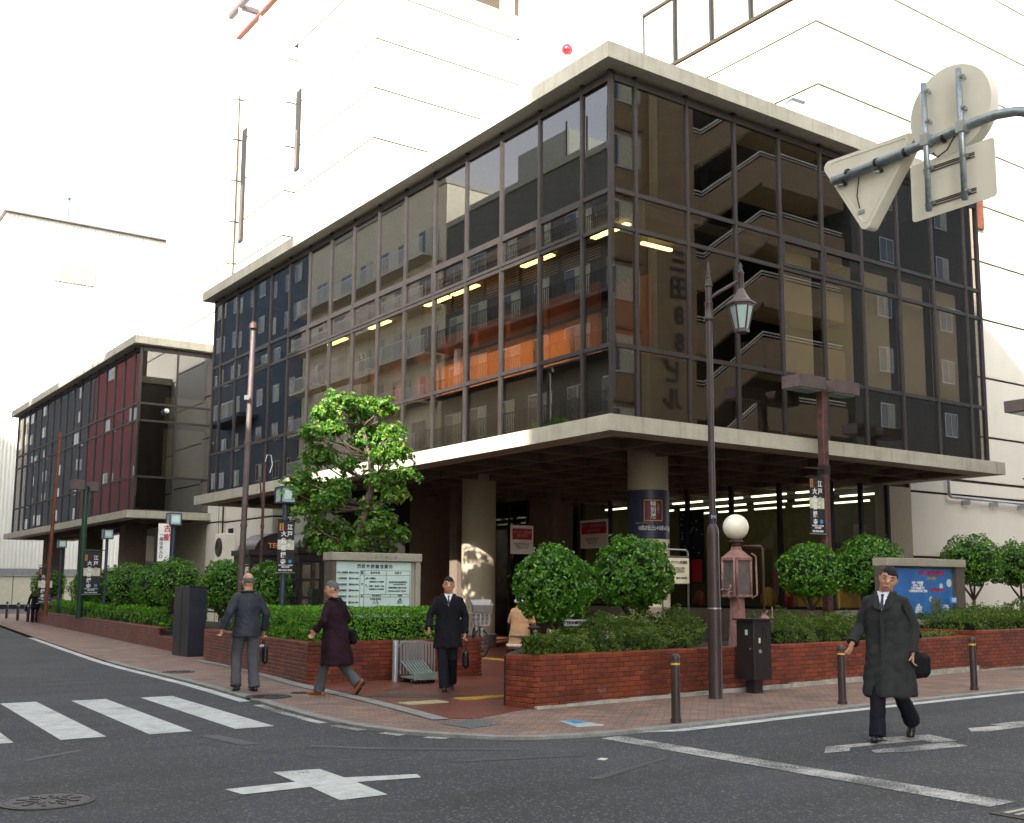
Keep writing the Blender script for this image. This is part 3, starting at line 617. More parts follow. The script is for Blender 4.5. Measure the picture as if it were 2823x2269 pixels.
for a, b_ in ((19.75, 21.44), (21.56, 23.34), (23.46, 25.24), (25.36, 27.14), (27.26, 29.04), (29.16, 30.54)):
    B().box(sx+0.03, sx+0.04, a, b_, 1.14, 4.78).build('shop_pane', 'clearglass', lib)
for a, b_ in ((24.3, 25.44), (25.56, 26.64)): B().box(a, b_, sy+0.03, sy+0.04, 1.06, 4.78).build('shop_pane', 'clearglass', lib)
B().box(30.0, 30.2, sy+0.3, 31, 0, 4.7).box(24.4, 30, 31.0, 31.2, 0, 4.7).box(27.8, 30, sy+0.2, sy+0.3, 0, 4.7).build('shop_back_wall', 'shopwall', lib)
B().box(24.4, 29.9, sy+0.2, 30.9, 4.72, 4.779).build('shop_ceiling', 'darkroom', lib)
for x in (25.0, 27.0, 28.9):
    y = sy+0.6
    while y < 30: B().box(x, x+0.07, y, y+1.35, 4.40, 4.45).build('shop_light', 'tubew', lib); y += 1.75
for y, z in ((20.2, 1.3), (23.4, 1.3)): B().box(28.5, 28.9, y, y+2.3, 0.1, 2.3).build('bookshelf', 'rustwall', lib)
B().box(26.2, 26.3, 20.2, 22.6, 1.1, 2.0).build('book_display', 'yellow', lib)
B().box(24.32, 24.35, 23.6, 24.9, 0, 0.02) ; B().box(24.55, 24.6, 19.75, 20.9, 1.1, 1.75).build('yellow_panel', 'yellow', lib)
for y, z, s, m_ in ((22.6, 1.35, 0.25, 'tactile'), (22.0, 1.4, 0.22, 'inkred'), (25.5, 1.3, 0.2, 'rustwall')): B().ball((24.9, y, z), s, 12, 8, (1, 1, 1.4)).build('stuffed_toy', m_, lib, smooth=True)
# recessed entrance wall
B().box(17.3, 19.6, 31.0, 31.2, 0, 4.78).build('entrance_wall', 'soffit', lib); B().box(22.2, 24.1, 31.0, 31.2, 0, 4.78).build('entrance_wall', 'soffit', lib)  # soffit tone reused here so the recess gets its darkness from colour
B().box(17.3, 24.1, 32.0, 32.1, 0, 4.7).build('entrance_back', 'black', lib)
for x in (19.62, 20.5, 21.36, 22.12): B().box(x-0.04, x+0.04, 30.98, 31.08, 0, 4.78).build('entrance_frame', 'black', lib)
for a, b_ in ((19.66, 20.46), (20.54, 21.32), (21.40, 22.08)): B().box(a, b_, 31.02, 31.03, 0.05, 4.7).build('entrance_pane', 'clearglass', lib)
B().box(15.6, 16.2, 29.0, 31.0, 0, 3.2).build('entrance_screen', 'black', lib)
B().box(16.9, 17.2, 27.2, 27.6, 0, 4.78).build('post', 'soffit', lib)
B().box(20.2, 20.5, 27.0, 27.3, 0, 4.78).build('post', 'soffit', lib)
B().box(14.0, 16.6, 33.0, 34.5, 0, 2.75).build('counter_block', 'soffit', lib)
B().box(14.4, 17.25, 30.6, 30.7, 0, 4.7).build('side_glass', 'black', lib)
B().box(17.6, 18.1, 31.9, 31.95, 2.6, 3.5).build('green_lit_panel', emis('dim_green_room_light', (0.55, 0.62, 0.08), 0.7), lib)
# posters on the shop glass, each a flat card
def poster(name, label, cat, c, w, h, facing, mat='white', th=0.02):
    t = thing(name, label, cat, (c[0], c[1], c[2]-h/2))
    if facing == 'X-': B().box(c[0], c[0]+th, c[1]-w/2, c[1]+w/2, c[2]-h/2, c[2]+h/2).build('card', mat, t)
    else: B().box(c[0]-w/2, c[0]+w/2, c[1], c[1]+th, c[2]-h/2, c[2]+h/2).build('card', mat, t)
    return t
t = poster('notice_poster', 'white notice with a red heading on the glass left of the round column', 'poster', (24.0, 29.7, 3.52), 1.5, 0.98, 'X-')
B().box(23.985, 23.999, 29.02, 30.38, 3.52, 3.92).build('heading', 'inkred', t)
text('ポスター図書館掲示案内', 0.12, (23.98, 29.7, 3.80), 'X-', 'inkgrey', t); text('お知らせです', 0.12, (23.98, 29.7, 3.63), 'X-', 'inkgrey', t)
text('図書の返却は窓口にて\nお願いいたします\nご利用ください', 0.075, (23.99, 29.8, 3.28), 'X-', 'inkgrey', t)
t = poster('notice_poster', 'white notice with a red heading in the dark entrance beside the left column', 'poster', (18.35, 26.0, 3.02), 0.80, 0.82, 'Y-')
B().box(18.01, 18.69, 25.985, 25.999, 3.02, 3.34).build('heading', 'inkred', t)
text('ポスター図書館\n掲示案内', 0.09, (18.35, 25.98, 3.18), 'Y-', 'inkgrey', t)
text('図書の返却は窓口にて\nお願いいたします\nご利用ください', 0.06, (18.35, 25.99, 2.84), 'Y-', 'inkgrey', t)
t = thing('column_poster', 'dark blue exhibition poster wrapped round the corner column', 'poster', (16.87, 18.9, 2.0))
B().lathe([(0.478, 2.72), (0.484, 2.721), (0.484, 3.83), (0.478, 3.831)], (16.87, 18.9, 0), 48, cap=False).build('blue_sheet', 'navy', t, smooth='auto')
B().lathe([(0.476, 1.2), (0.481, 1.201), (0.481, 2.719), (0.476, 2.7195)], (16.87, 18.9, 0), 48, cap=False).build('cream_sheet', 'cream', t, smooth='auto')
def curved(parent, name, mat, a0, a1, z0, z1, r, c=(16.87, 18.9)):
    n = 10; b = B(); vs = []
    for k in range(n+1):
        a = a0+(a1-a0)*k/n
        for z in (z0, z1): vs.append((c[0]+r*math.cos(a), c[1]+r*math.sin(a), z))
    b.add(vs, [(2*k, 2*k+2, 2*k+3, 2*k+1) for k in range(n)]); return b.build(name, mat, parent)
AC0 = math.atan2(-18.9, -16.87)+0.16
curved(t, 'label_border', 'copperletter', AC0-0.46+0.1, AC0+0.46+0.1, 3.12, 3.60, 0.487); curved(t, 'label', 'maroon', AC0-0.42+0.1, AC0+0.42+0.1, 3.14, 3.58, 0.489)
def wraptext(s, size, a_mid, z, mat, parent, r=0.493, bold=0.012, c=(16.87, 18.9), xs=1.0, **kw):
    me = textmesh(s, size, bold, **kw); me.materials.clear(); me.materials.append(M[mat])
    for v in me.vertices:
        a = a_mid+v.co.x*xs/r; rr = r+v.co.z*0.3; v.co = (rr*math.cos(a), rr*math.sin(a), v.co.y+z)
    o = bpy.data.objects.new('lettering', me); link(o, parent); o.location = Vector((c[0], c[1], 0))-wloc(parent); return o
wraptext('特\n別\n展', 0.135, AC0+0.08, 3.36, 'inkwhite', t); wraptext('港\n区\n郷\n土', 0.055, AC0+0.32, 3.40, 'inkgrey', t)
wraptext('10月27日(土)→12月16日(日)', 0.115, AC0+0.25, 2.96, 'inkwhite', t, xs=0.62, bold=0.02); wraptext('平成二十四年', 0.05, AC0-0.5, 3.07, 'inkgrey', t)
wraptext('♣♠♣♣♠♣♠♣♣', 0.16, AC0+0.3, 2.56, 'navy', t, bold=0.0, xs=0.9); wraptext('♠♣♠♣♣♠', 0.11, AC0+0.45, 2.25, 'inkgrey', t)
t = poster('blue_poster', 'tall deep blue starry poster hanging behind the shop glass right of the column', 'poster', (24.40, 25.3, 2.95), 1.1, 2.3, 'X-', 'navy')
for k in range(26):
    B().obox((24.39, 25.3+random.uniform(-.5, .5), 2.95+random.uniform(-.2, 1.1)), (0.012, 0.03, 0.03), 0, 0.7).build('printed_star', 'inkwhite', t)
B().box(24.385, 24.40, 24.85, 25.75, 1.85, 2.55).build('red_print', 'inkred', t)

# the second glass block further down the street
ymw = [48.7+1.5*k for k in range(17)]
wing = glassblock('library_wing', 'second dark glass block with beige slabs further down the left street', 13.3, 47.75, 73.6, 17.3, [y+0.3 for y in ymw[:16]], [15.3])
B().box(14.2, 14.3, 48.3, 73, 4.93, 12.1).build('back_wall', 'black', wing); B().box(14.31, 16.88, 48.9, 49.0, 4.93, 12.1).build('back_wall', 'black', wing)  # black end wall added to hide the lit tower behind the screens
B().box(14.9, 16.8, 48.42, 48.46, 6.5, 8.6).box(14.9, 16.8, 48.42, 48.46, 8.9, 10.0).build('roller_screen', 'screen', wing)
B().box(16.9, 17.25, 48.2, 60, 0, 4.58).build('ground_wall', 'boardstone', wing)
for y in (52.5, 60, 68): B().box(14.6, 15.6, y, y+0.9, 0, 4.58).build('pier', 'soffit', wing)
c = thing('security_camera', 'small round white security camera on the far glass block', 'camera', (14.83, 48.0, 9.2))
B().box(14.78, 14.88, 47.95, 48.1, 9.35, 9.42).build('camera_bracket', 'steel', c); B().ball((14.83, 47.9, 9.3), 0.11, 12, 8).build('camera_dome', 'white', c, smooth=True)

# ---------------------------------------------------------------- pale panel-clad tower behind
ZK = [0.64+1.93*k for k in range(18)]
def panels(parent, ax, fix, a0, a1, z0, z1, pw=3.7):
    zs = [z0]+[z for z in ZK if z0+0.4 < z < z1-0.4]+[z1]; n = max(1, round((a1-a0)/pw)); w = (a1-a0)/n
    for i in range(len(zs)-1):
        for k in range(n):
            a, b_ = a0+k*w+0.004, a0+(k+1)*w-0.004; za, zb = zs[i]+(0.035 if i else 0), zs[i+1]-0.035
            b = B()
            if ax == 'X-': b.bbox(fix-0.05, fix-0.001, a, b_, za, zb, 0.003)
            else: b.bbox(a, b_, fix-0.05, fix-0.001, za, zb, 0.003)
            b.build('wall_panel', 'whitewall', parent)
tow = thing('office_tower', 'tall pale panelled office block rising behind the glass library', 'building', (17.3, 34.7, 0))
co = B(); co.box(16.96, 32, 46.86, 56, 0, 24.4).box(17.36, 32, 41.8, 46.859, 0, 24.4).box(17.81, 32, 34.76, 41.799, 0, 24.6); co.build('tower_core', 'joint', tow)
panels(tow, 'X-', 16.96, 46.9, 56, 0, 24.4, 3.1); panels(tow, 'X-', 17.36, 41.8, 46.85, 0, 24.4, 5.05); panels(tow, 'X-', 17.81, 34.72, 41.79, 0, 24.6, 3.53)
panels(tow, 'Y-', 34.76, 17.8, 24.2, 0.0, 24.6, 3.2); panels(tow, 'Y-', 46.86, 16.96, 17.36, 0, 24.4, 0.4); panels(tow, 'Y-', 41.8, 17.36, 17.81, 0, 24.4, 0.4)
B().box(17.7, 31.9, 34.65, 56, 24.6, 24.75).build('tower_parapet', 'whitewall', tow)
ph = B().box(18.2, 28, 44.5, 55, 24.75, 28.4); ph.build('penthouse', 'whitewall', tow)
for x, y0_, y1_, z0, z1 in ((17.32, 46.2, 46.7, 17.0, 22.3), (17.75, 41.3, 41.72, 18.9, 22.4), (17.77, 41.3, 41.72, 13.5, 15.6), (17.32, 46.2, 46.7, 12.5, 14.5), (17.32, 46.0, 46.5, 1.5, 4.2), (17.75, 41.2, 41.7, 1.5, 4.4)):
    s = B().box(x-0.06, x+0.02, y0_, y1_, z0, z1); o = s.build('slot_window', 'black', tow); B().box(x-0.075, x-0.061, y0_+0.18, y1_-0.1, z0+0.1, (z0+z1)/2).build('louvre', 'boardside', o)
B().tube([(17.1, 46.75, 0), (17.1, 46.75, 24)], 0.035, 8).build('downpipe', 'joint', tow)
# steel gantry, cage ladder and ducts on the roof
gt = thing('roof_gantry', 'rusty steel frame with ducts standing on the tower roof', 'roof frame', (17.6, 45, 24.75))
for y in (41.2, 43.5, 45.8, 48.5): B().box(17.55, 17.65, y, y+0.1, 24.75, 29.2).build('post', 'signback', gt)
B().box(17.5, 17.7, 41.0, 49.8, 29.2, 29.4).build('top_beam', 'mauve', gt); B().box(17.5, 17.7, 41.0, 48.6, 27.6, 27.72).build('middle_beam', 'orangerust', gt)
B().box(17.7, 24, 48.5, 48.7, 29.2, 29.4).build('cross_beam', 'mauve', gt)
for y in (42.0, 43.0): B().tube([(17.9, y, 24.8), (17.9, y, 28.4), (18.0, y+0.2, 28.7), (18.6, y+0.4, 28.7)], 0.22, 12).build('duct', 'white', gt, smooth=True)
t = thing('water_tank', 'round cream tank on the tower roof against the blue sky', 'water tank', (24.1, 34.9, 24.7))
B().lathe([(0.55, 24.75), (0.6, 24.8), (0.6, 26.6), (0.2, 26.9)], (24.6, 35.6, 0), 24).build('tank_body', 'whitewall', t, smooth='auto')
t = thing('aerial', 'thin blue roof aerial above the far corrugated building', 'antenna', (22, 101, 33))
B().cyl((21.8, 101, 33), (21.8, 101, 36), 0.04, n=6).build('mast', 'bluepole', t); B().ball((21.8, 101, 36.1), 0.14, 8, 6).build('tip', 'bluepole', t)
# right hand office volume
of = thing('office_block', 'pale panelled office block with ribbon windows behind the right end', 'building', (sx, sy, 0))
co = B(); co.box(sx+0.06, 60, sy+0.06, 40, 4.95, 30); co.box(27.8, 60, sy+0.06, sy+0.19, 0, 4.949); co.box(30.3, 60, sy+0.2, 40, 0, 4.949); co.build('core_wall', 'joint', of)
panels(of, 'Y-', sy+0.06, 27.8, 49.2, 0, 4.95, 3.55); panels(of, 'Y-', sy+0.06, 26.8, 49.2, 5.0, 29.8, 3.7); panels(of, 'Y-', sy+0.06, sx+0.0, 26.75, 12.6, 29.8, 2.6)
panels(of, 'X-', sx+0.06, sy+0.05, 34.7, 12.5, 19.04, 3.8); panels(of, 'X-', sx+0.06, sy+0.05, 34.7, 21.5, 29.8, 3.8); panels(of, 'X-', sx+0.06, 27.1, 34.7, 19.04, 21.5, 3.7); panels(of, 'X-', sx+0.06, sy+0.05, 20.3, 19.04, 21.5, 0.3)
B().box(sx-0.05, sx+0.06, 20.3, 27.1, 19.04, 19.14).build('window_sill', 'joint', of); B().box(sx-0.05, sx+0.06, 20.3, 27.1, 21.4, 21.5).build('window_head', 'joint', of); B().box(sx-0.03, sx+0.055, 27.05, 27.1, 19.141, 21.39).build('window_frame', 'black', of)
for a in (20.4, 22.1, 23.8, 25.5):
    f = B().box(sx-0.03, sx+0.055, a, a+0.1, 19.141, 21.39).build('window_frame', 'black', of)
    B().box(sx+0.02, sx+0.03, a+0.1, a+1.6, 19.141, 21.39).build('pane', 'board', f)
B().tube([(sx-0.1, 27.9, 12.5), (sx-0.1, 27.9, 23.5)], 0.07, 8).build('downpipe', 'whitewall', of)
B().tube([(29.4, 19.4, 5.6), (29.4, 19.4, 4.45), (29.5, 19.4, 4.4), (38, 19.4, 4.36)], 0.05, 8).build('conduit', 'steel', of, smooth=True)
for x in (30.3, 31.8, 33.4, 35): B().box(x, x+0.05, 19.3, 19.6, 4.2, 4.34).build('conduit_bracket', 'steel', of)
B().box(31.7, 32.2, 19.5, 19.62, 13.3, 14.6).build('orange_window', 'orangerust', of); B().box(29.1, 30.0, 19.48, 19.6, 2.2, 2.75).build('hatch', 'column', of)
t = thing('warning_lamp', 'red round warning lamp on the pale wall above the library roof', 'lamp', (24.0, 31, 21)); lx_, ly_, lz_ = 23.7, 30.8, 21.6
B().ball((lx_, ly_, lz_), 0.22, 16, 12).build('red_globe', 'redball', t, smooth=True); B().tube([(lx_, ly_, lz_-0.2), (lx_+0.1, ly_, lz_-0.5), (lx_+0.5, ly_, lz_-0.4)], 0.05, 8).build('lamp_bracket', 'signback', t)
t = thing('vent_pipe', 'bent pale vent pipe on the roof edge of the library', 'pipe', (21.8, 18.6, 12.47))
B().tube([(22, 19, 12.47), (22, 19, 14.6), (22.2, 18.9, 14.8), (22.6, 18.8, 14.75)], 0.06, 8).build('pipe', 'steel', t)
# far corrugated building closing the street
fb = thing('corrugated_building', 'large white corrugated building closing the far end of the street', 'building', (17, 100, 0))
B().box(16.7, 60, 100, 130, 3.3, 33.5).build('wall', 'corr', fb)
rb = B(); x = 16.8
while x < 30: rb.box(x, x+0.12, 99.9, 99.999, 3.35, 33.3); x += 0.3
rb.build('rib', 'corr', fb, kind='stuff')
B().box(16.6, 60, 99.7, 99.99, 2.75, 3.299).build('fascia', 'corrgrey', fb); B().box(16.4, 60, 99.5, 130, 33.5, 33.7).build('eaves', 'corrgrey', fb)
B().box(-30, 60, 100, 130, 0, 0.35).build('base', 'black', fb)
for x in range(17, 33, 2): B().box(x+0.03, x+1.97, 99.9, 100.3, 0.36, 2.74).build('shutter', 'shutter', fb)
w = B().box(20.6, 24.0, 99.75, 99.9, 28.2, 29.9).build('window', 'white', fb)
for x in (20.9, 22.5): 
    for k in range(8): B().box(x, x+1.15, 99.66, 99.74, 28.4+k*0.17, 28.5+k*0.17).build('louvre', 'boardstone', w)
fb2 = thing('pale_building', 'very pale far building at the left edge of the street', 'building', (0, 104, 0))
B().box(11, 16.2, 104, 130, 0, 20).build('wall', 'whitewall', fb2)
for z in (4, 8, 12, 16):
    for x in (12, 14):
        f = B().box(x, x+1.6, 103.9, 103.99, z, z+1.5).build('window', 'steel', fb2)
# air conditioner units by the tower wall
for (x, y, z, l) in ((16.3, 44.9, 2.7, 'pale air conditioner unit on the wall beneath the library canopy end'), (15.6, 53.4, 2.9, 'pale air conditioner unit under the far block canopy')):
    a = thing('air_conditioner', l, 'air conditioner', (x, y, z))
    B().bbox(x, x+0.5, y-0.5, y+0.5, z, z+1.2, 0.03).build('casing', 'signback', a)
    b = B(); 
    for k in range(4): rr = 0.38-0.09*k; b.tube([(x-0.02, y+rr*math.cos(q*math.pi/8), z+0.62+rr*math.sin(q*math.pi/8)) for q in range(17)], 0.012, 5)
    b.build('fan_grille', 'blackmetal', a); B().cyl((x-0.004, y, z+0.62), (x-0.015, y, z+0.62), 0.40, n=24).build('fan_dark_disc', 'boardside', a)  # flat dark disc gives the shaded hollow behind the grille by colour
    B().box(x, x+0.5, y-0.5, y+0.5, z-0.08, z-0.001).build('bracket', 'steel', a)
    B().box(x+0.4, 17.3, y-0.1, y, z-0.1, z-0.02).build('bracket_arm', 'steel', a)
# ---------------------------------------------------------------- buildings on the other side of both streets (mirrored in the glass, or unseen and sized for sun and shade)
_win = {}
def win_mesh(w, h):
    k = (round(w, 2), round(h, 2))
    if k not in _win:
        f = B(); f.box(-w/2, w/2, -0.03, 0.03, -h/2, -h/2+0.06).box(-w/2, w/2, -0.03, 0.03, h/2-0.06, h/2).box(-w/2, -w/2+0.05, -0.03, 0.03, -h/2+0.06, h/2-0.06).box(w/2-0.05, w/2, -0.03, 0.03, -h/2+0.06, h/2-0.06).box(-0.025, 0.025, -0.03, 0.03, -h/2+0.06, h/2-0.06)
        a = f.mesh('window'); a.materials.append(M['steel']); g = B().box(-w/2+0.05, w/2-0.05, -0.01, 0.01, -h/2+0.06, h/2-0.06); b = g.mesh('pane'); b.materials.append(M['paneglass'])
        c = B().box(-w/2+0.06, -0.05, -0.025, -0.02, -h/2+0.07, h/2-0.07).mesh('curtain'); c.materials.append(M['curtain']); _win[k] = (a, b, c)
    return _win[k]
def opposite(name, label, side, a0, a1, h, depth, mat, fh=3.0, step=3.0, ww=1.7, wh=1.35, balc=False, rail='steel', base=-6.0, wins=True, skip=()):
    t = thing(name, label, 'building', ((base, (a0+a1)/2, 0) if side == 'X+' else ((a0+a1)/2, base, 0)))
    if side == 'X+': B().box(base-depth, base, a0, a1, 0, h).build('wall', mat, t); B().box(base-depth, base+0.12, a0-0.05, a1+0.05, h+0.001, h+0.35).build('roof_edge', 'stuccogrey', t)
    else: B().box(a0, a1, base-depth, base, 0, h).build('wall', mat, t); B().box(a0-0.05, a1+0.05, base-depth, base+0.12, h+0.001, h+0.35).build('roof_edge', 'stuccogrey', t)
    if not wins: return t
    k = 0; z = 1.6
    while z+wh/2+0.3 < h:
        a = a0+step/2+0.2
        while a < a1-ww/2-0.2:
            if (a, z) not in skip:
                m1, m2, m3 = win_mesh(ww, wh if not balc else wh+0.5); rot = (0, 0, R_(90)) if side == 'X+' else (0, 0, R_(180))
                loc = (base+0.035, a, z+0.25) if side == 'X+' else (a, base+0.035, z+0.25)
                w = inst(m1, 'window', t, loc, rot); q = bpy.data.objects.new('pane', m2); link(q, w)
                if random.random() < 0.6: q = bpy.data.objects.new('curtain', m3); link(q, w)
            a += step
        if balc and z > 3:
            bb = B(); zz = z-0.95
            def put(b, u0, u1, d0, d1, za, zb):
                if side == 'X+': b.box(base+d0, base+d1, u0, u1, za, zb)
                else: b.box(u0, u1, base+d0, base+d1, za, zb)
            put(bb, a0+0.3, a1-0.3, 0.0, 1.1, zz, zz+0.16)
            bal = bb.build('balcony', mat, t); rl = B()
            put(rl, a0+0.35, a1-0.35, 1.03, 1.07, zz+1.12, zz+1.17); put(rl, a0+0.35, a1-0.35, 1.03, 1.07, zz+0.22, zz+0.25); u = a0+0.4
            while u < a1-0.35: put(rl, u, u+0.03, 1.035, 1.065, zz+0.25, zz+1.12); u += 0.16
            rl.build('railing', rail, bal, kind='stuff')
        z += fh
    return t
opposite('apartment_building', 'unseen tall stucco slab across the left street, added to shade the right fascia', 'X+', -16, 3.6, 33, 4, 'stucco')  # out of view; height and thin depth chosen as a sun blocker
opposite('apartment_building', 'unseen four storey house across the left street, kept low to let the sun through', 'X+', 3.7, 18.6, 14.2, 10, 'stuccogrey')  # out of view; low roof shaped to leave a gap for the sun
opposite('apartment_building', 'unseen tall pale balconied block beside the low house, sized to shade the far fascia', 'X+', 18.7, 37.6, 26, 12, 'stucco', balc=True)  # out of view; its height cuts the sun off farther along the street
t = opposite('apartment_building', 'grey apartment building with dark balconies mirrored in the glass near the corner', 'X+', 37.8, 55.8, 23.5, 12, 'darkgrey', balc=True, rail='blackmetal')  # front stands in shadow; that shade is put into its dark wall colour
B().box(-14, -9, 47, 52, 23.9, 27.5).build('stair_house', 'stuccogrey', t)
for y in (40.5, 41.5, 43.2, 44.6): B().cyl((-7, y, 23.8), (-7, y, 26.5), 0.09, n=6).build('mast', 'blackmetal', t)
t = opposite('apartment_building', 'cream apartment building with white railed balconies mirrored in the glass', 'X+', 56, 75.8, 26.5, 12, 'stucco', balc=True, rail='white')
B().box(-5.99, -4.4, 64, 70, 0.2, 15).build('bay', 'stucco', t)
B().tube([(-5.8, 54, 13), (-5.8, 54, 16), (-6.3, 54, 16.4)], 0.3, 10).build('duct', 'white', t)
t = opposite('apartment_building', 'slate blue apartment building with white balcony rails mirrored at the far end', 'X+', 76, 97, 28, 12, 'bluewall', balc=False, ww=1.2)
B().box(-5.9, -4.0, 84, 92, 15.2, 15.5).build('balcony', 'bluewall', t)
rl = B(); u = 84.0
while u < 92: rl.box(-4.05, -4.0, u, u+0.05, 15.5, 16.7); u += 0.3
rl.box(-4.06, -4.0, 84, 92, 16.7, 16.78); rl.build('railing', 'white', t, kind='stuff')
opposite('apartment_building', 'small grey building before the red one far down the left street', 'X+', 97.3, 111, 28, 12, 'darkgrey')
opposite('apartment_building', 'dark red building far down the left street mirrored in the wing glass', 'X+', 111.3, 137, 30, 12, 'redwall', step=11, ww=2.6, fh=6)
opposite('apartment_building', 'brown building at the far end of the left street', 'X+', 137.3, 290, 34, 12, 'darkgrey', step=9, ww=2.2)
opposite('apartment_building', 'low stucco building across the right street behind the viewer', 'Y+', 9, 27.8, 15, 10, 'stucco', base=-3.0)
# tan tiled building with the open zigzag stair
tb = opposite('tiled_building', 'tan tiled building with open zigzag stairs mirrored in the right hand glass', 'Y+', 28, 34.4, 29, 9, 'tiletan', base=-3.0, wins=False)
for k in range(9):
    z = 2.6+3.05*k; m1, m2, m3 = win_mesh(1.9, 1.5); w = inst(m1, 'window', tb, (30.2, -2.96, z), (0, 0, R_(180))); q = bpy.data.objects.new('pane', m2); link(q, w); q = bpy.data.objects.new('curtain', m3); link(q, w)
    w['label'] = 'white framed sliding window'
    B().box(29.1, 31.3, -3.0, -2.9, z+1.0, z+1.12).build('lintel', 'boardside', tb)
B().box(31.7, 34.3, -2.999, -2.45, 0, 29).build('tiled_pier', 'tiletan', tb)
for i, chx in enumerate('三田88ビル'): text(chx, 1.15, (33.0, -2.40, 16.1-1.22*i), 'Y+', 'shopsign', tb, bold=0.03)
B().box(34.41, 46, -12, -7.2, 0, 29).build('stair_back', 'black', tb)  # black sheet paints in the shade of the open stair voids
for k in range(9):
    z = 0.3+3.05*k
    f = B(); f.vprism([(35.4, z+0.0), (39.6, z+3.05), (39.6, z+4.35), (35.4, z+1.3)], -3.15, -3.0); f.build('stair_parapet', 'tiletan', tb)
    B().vprism([(35.4, z-0.2), (39.6, z+2.85), (39.6, z+3.05), (35.4, z)], -5.2, -3.16).build('stair_flight', 'soffit', tb)
    B().box(39.601, 45.6, -5.2, -3.0, z+2.85, z+4.35).build('landing_wall', 'tiletan', tb); B().box(34.41, 35.399, -5.2, -3.0, z-0.2, z+1.3).build('landing_wall', 'tiletan', tb)
    B().tube([(34.5, -3.08, z+1.6), (35.4, -3.08, z+1.6), (39.6, -3.08, z+4.65), (45.5, -3.08, z+4.65)], 0.04, 6).tube([(34.5, -3.08, z+1.45), (35.4, -3.08, z+1.45), (39.6, -3.08, z+4.5), (45.5, -3.08, z+4.5)], 0.025, 6).build('handrail', 'white', tb)
opposite('apartment_building', 'dark grey building beside the zigzag stair mirrored in the glass', 'Y+', 46.2, 58, 27, 12, 'darkgrey', base=-3.0, ww=1.2, step=5.5)
t = opposite('apartment_building', 'grey office building at the far end of the right street', 'Y+', 58.3, 90, 25, 12, 'darkgrey', base=-3.0, step=7)
for i, chx in enumerate('水道橋'): pass
# ---------------------------------------------------------------- brick planters, brick by brick
BL, BH, BD = 0.207, 0.058, 0.05
_bm = B().bbox(-BL/2, BL/2, 0.0, BD, 0, BH, 0.004).mesh('brick'); _bm.materials.append(M['brick'])
_bh = B().bbox(-BL/4+0.003, BL/4-0.003, 0.0, BD, 0, BH, 0.004).mesh('brick'); _bh.materials.append(M['brick'])
def brickwall(parent, p0, p1, z0, courses, limit, used, thick=0.22, slope=0.0, inward=True):
    """running bond along p0->p1 (outer face on the right hand side of the walk direction)"""
    d = Vector((p1[0]-p0[0], p1[1]-p0[1], 0)); L = d.length; d.normalize(); nrm = Vector((d.y, -d.x, 0)); ang = math.atan2(d.y, d.x)
    pitch = BL+0.010; stuff = B(); out = []
    for c in range(courses):
        off = (c % 2)*pitch/2; x = -off
        while x < L-0.02:
            a = max(x, 0); b_ = min(x+BL, L)
            if b_-a > 0.04: out.append((a, b_, c))
            x += pitch
    out.sort(key=lambda q: (Vector(p0).to_3d()+d*q[0]).length if False else (p0[0]+d.x*q[0])**2+(p0[1]+d.y*q[0])**2)
    zz = lambda a: z0+slope*a
    for a, b_, c in out:
        mid = (a+b_)/2; P = Vector((p0[0], p0[1], 0))+d*mid; z = zz(mid)+c*(BH+0.010)+random.uniform(-0.0008, 0.0008); pr = random.uniform(-0.0015, 0.002)
        full = b_-a > BL*0.9
        if used[0] < limit:
            used[0] += 1; o = bpy.data.objects.new('brick', _bm); link(o, parent); o.location = Vector((P.x+nrm.x*pr, P.y+nrm.y*pr, z))-wloc(parent); o.rotation_euler = (0, random.gauss(0, 0.002), ang); o.scale = ((b_-a)/BL, 1, 1)
        else:
            s = len(stuff.v); stuff.bbox(-(b_-a)/2, (b_-a)/2, 0, BD, 0, BH, 0.004); m = Matrix.Translation((P.x+nrm.x*pr, P.y+nrm.y*pr, z)) @ Matrix.Rotation(ang, 4, 'Z'); stuff.xform(m, s)
    if stuff.v: stuff.build('brickwork', 'brick', parent, kind='stuff')
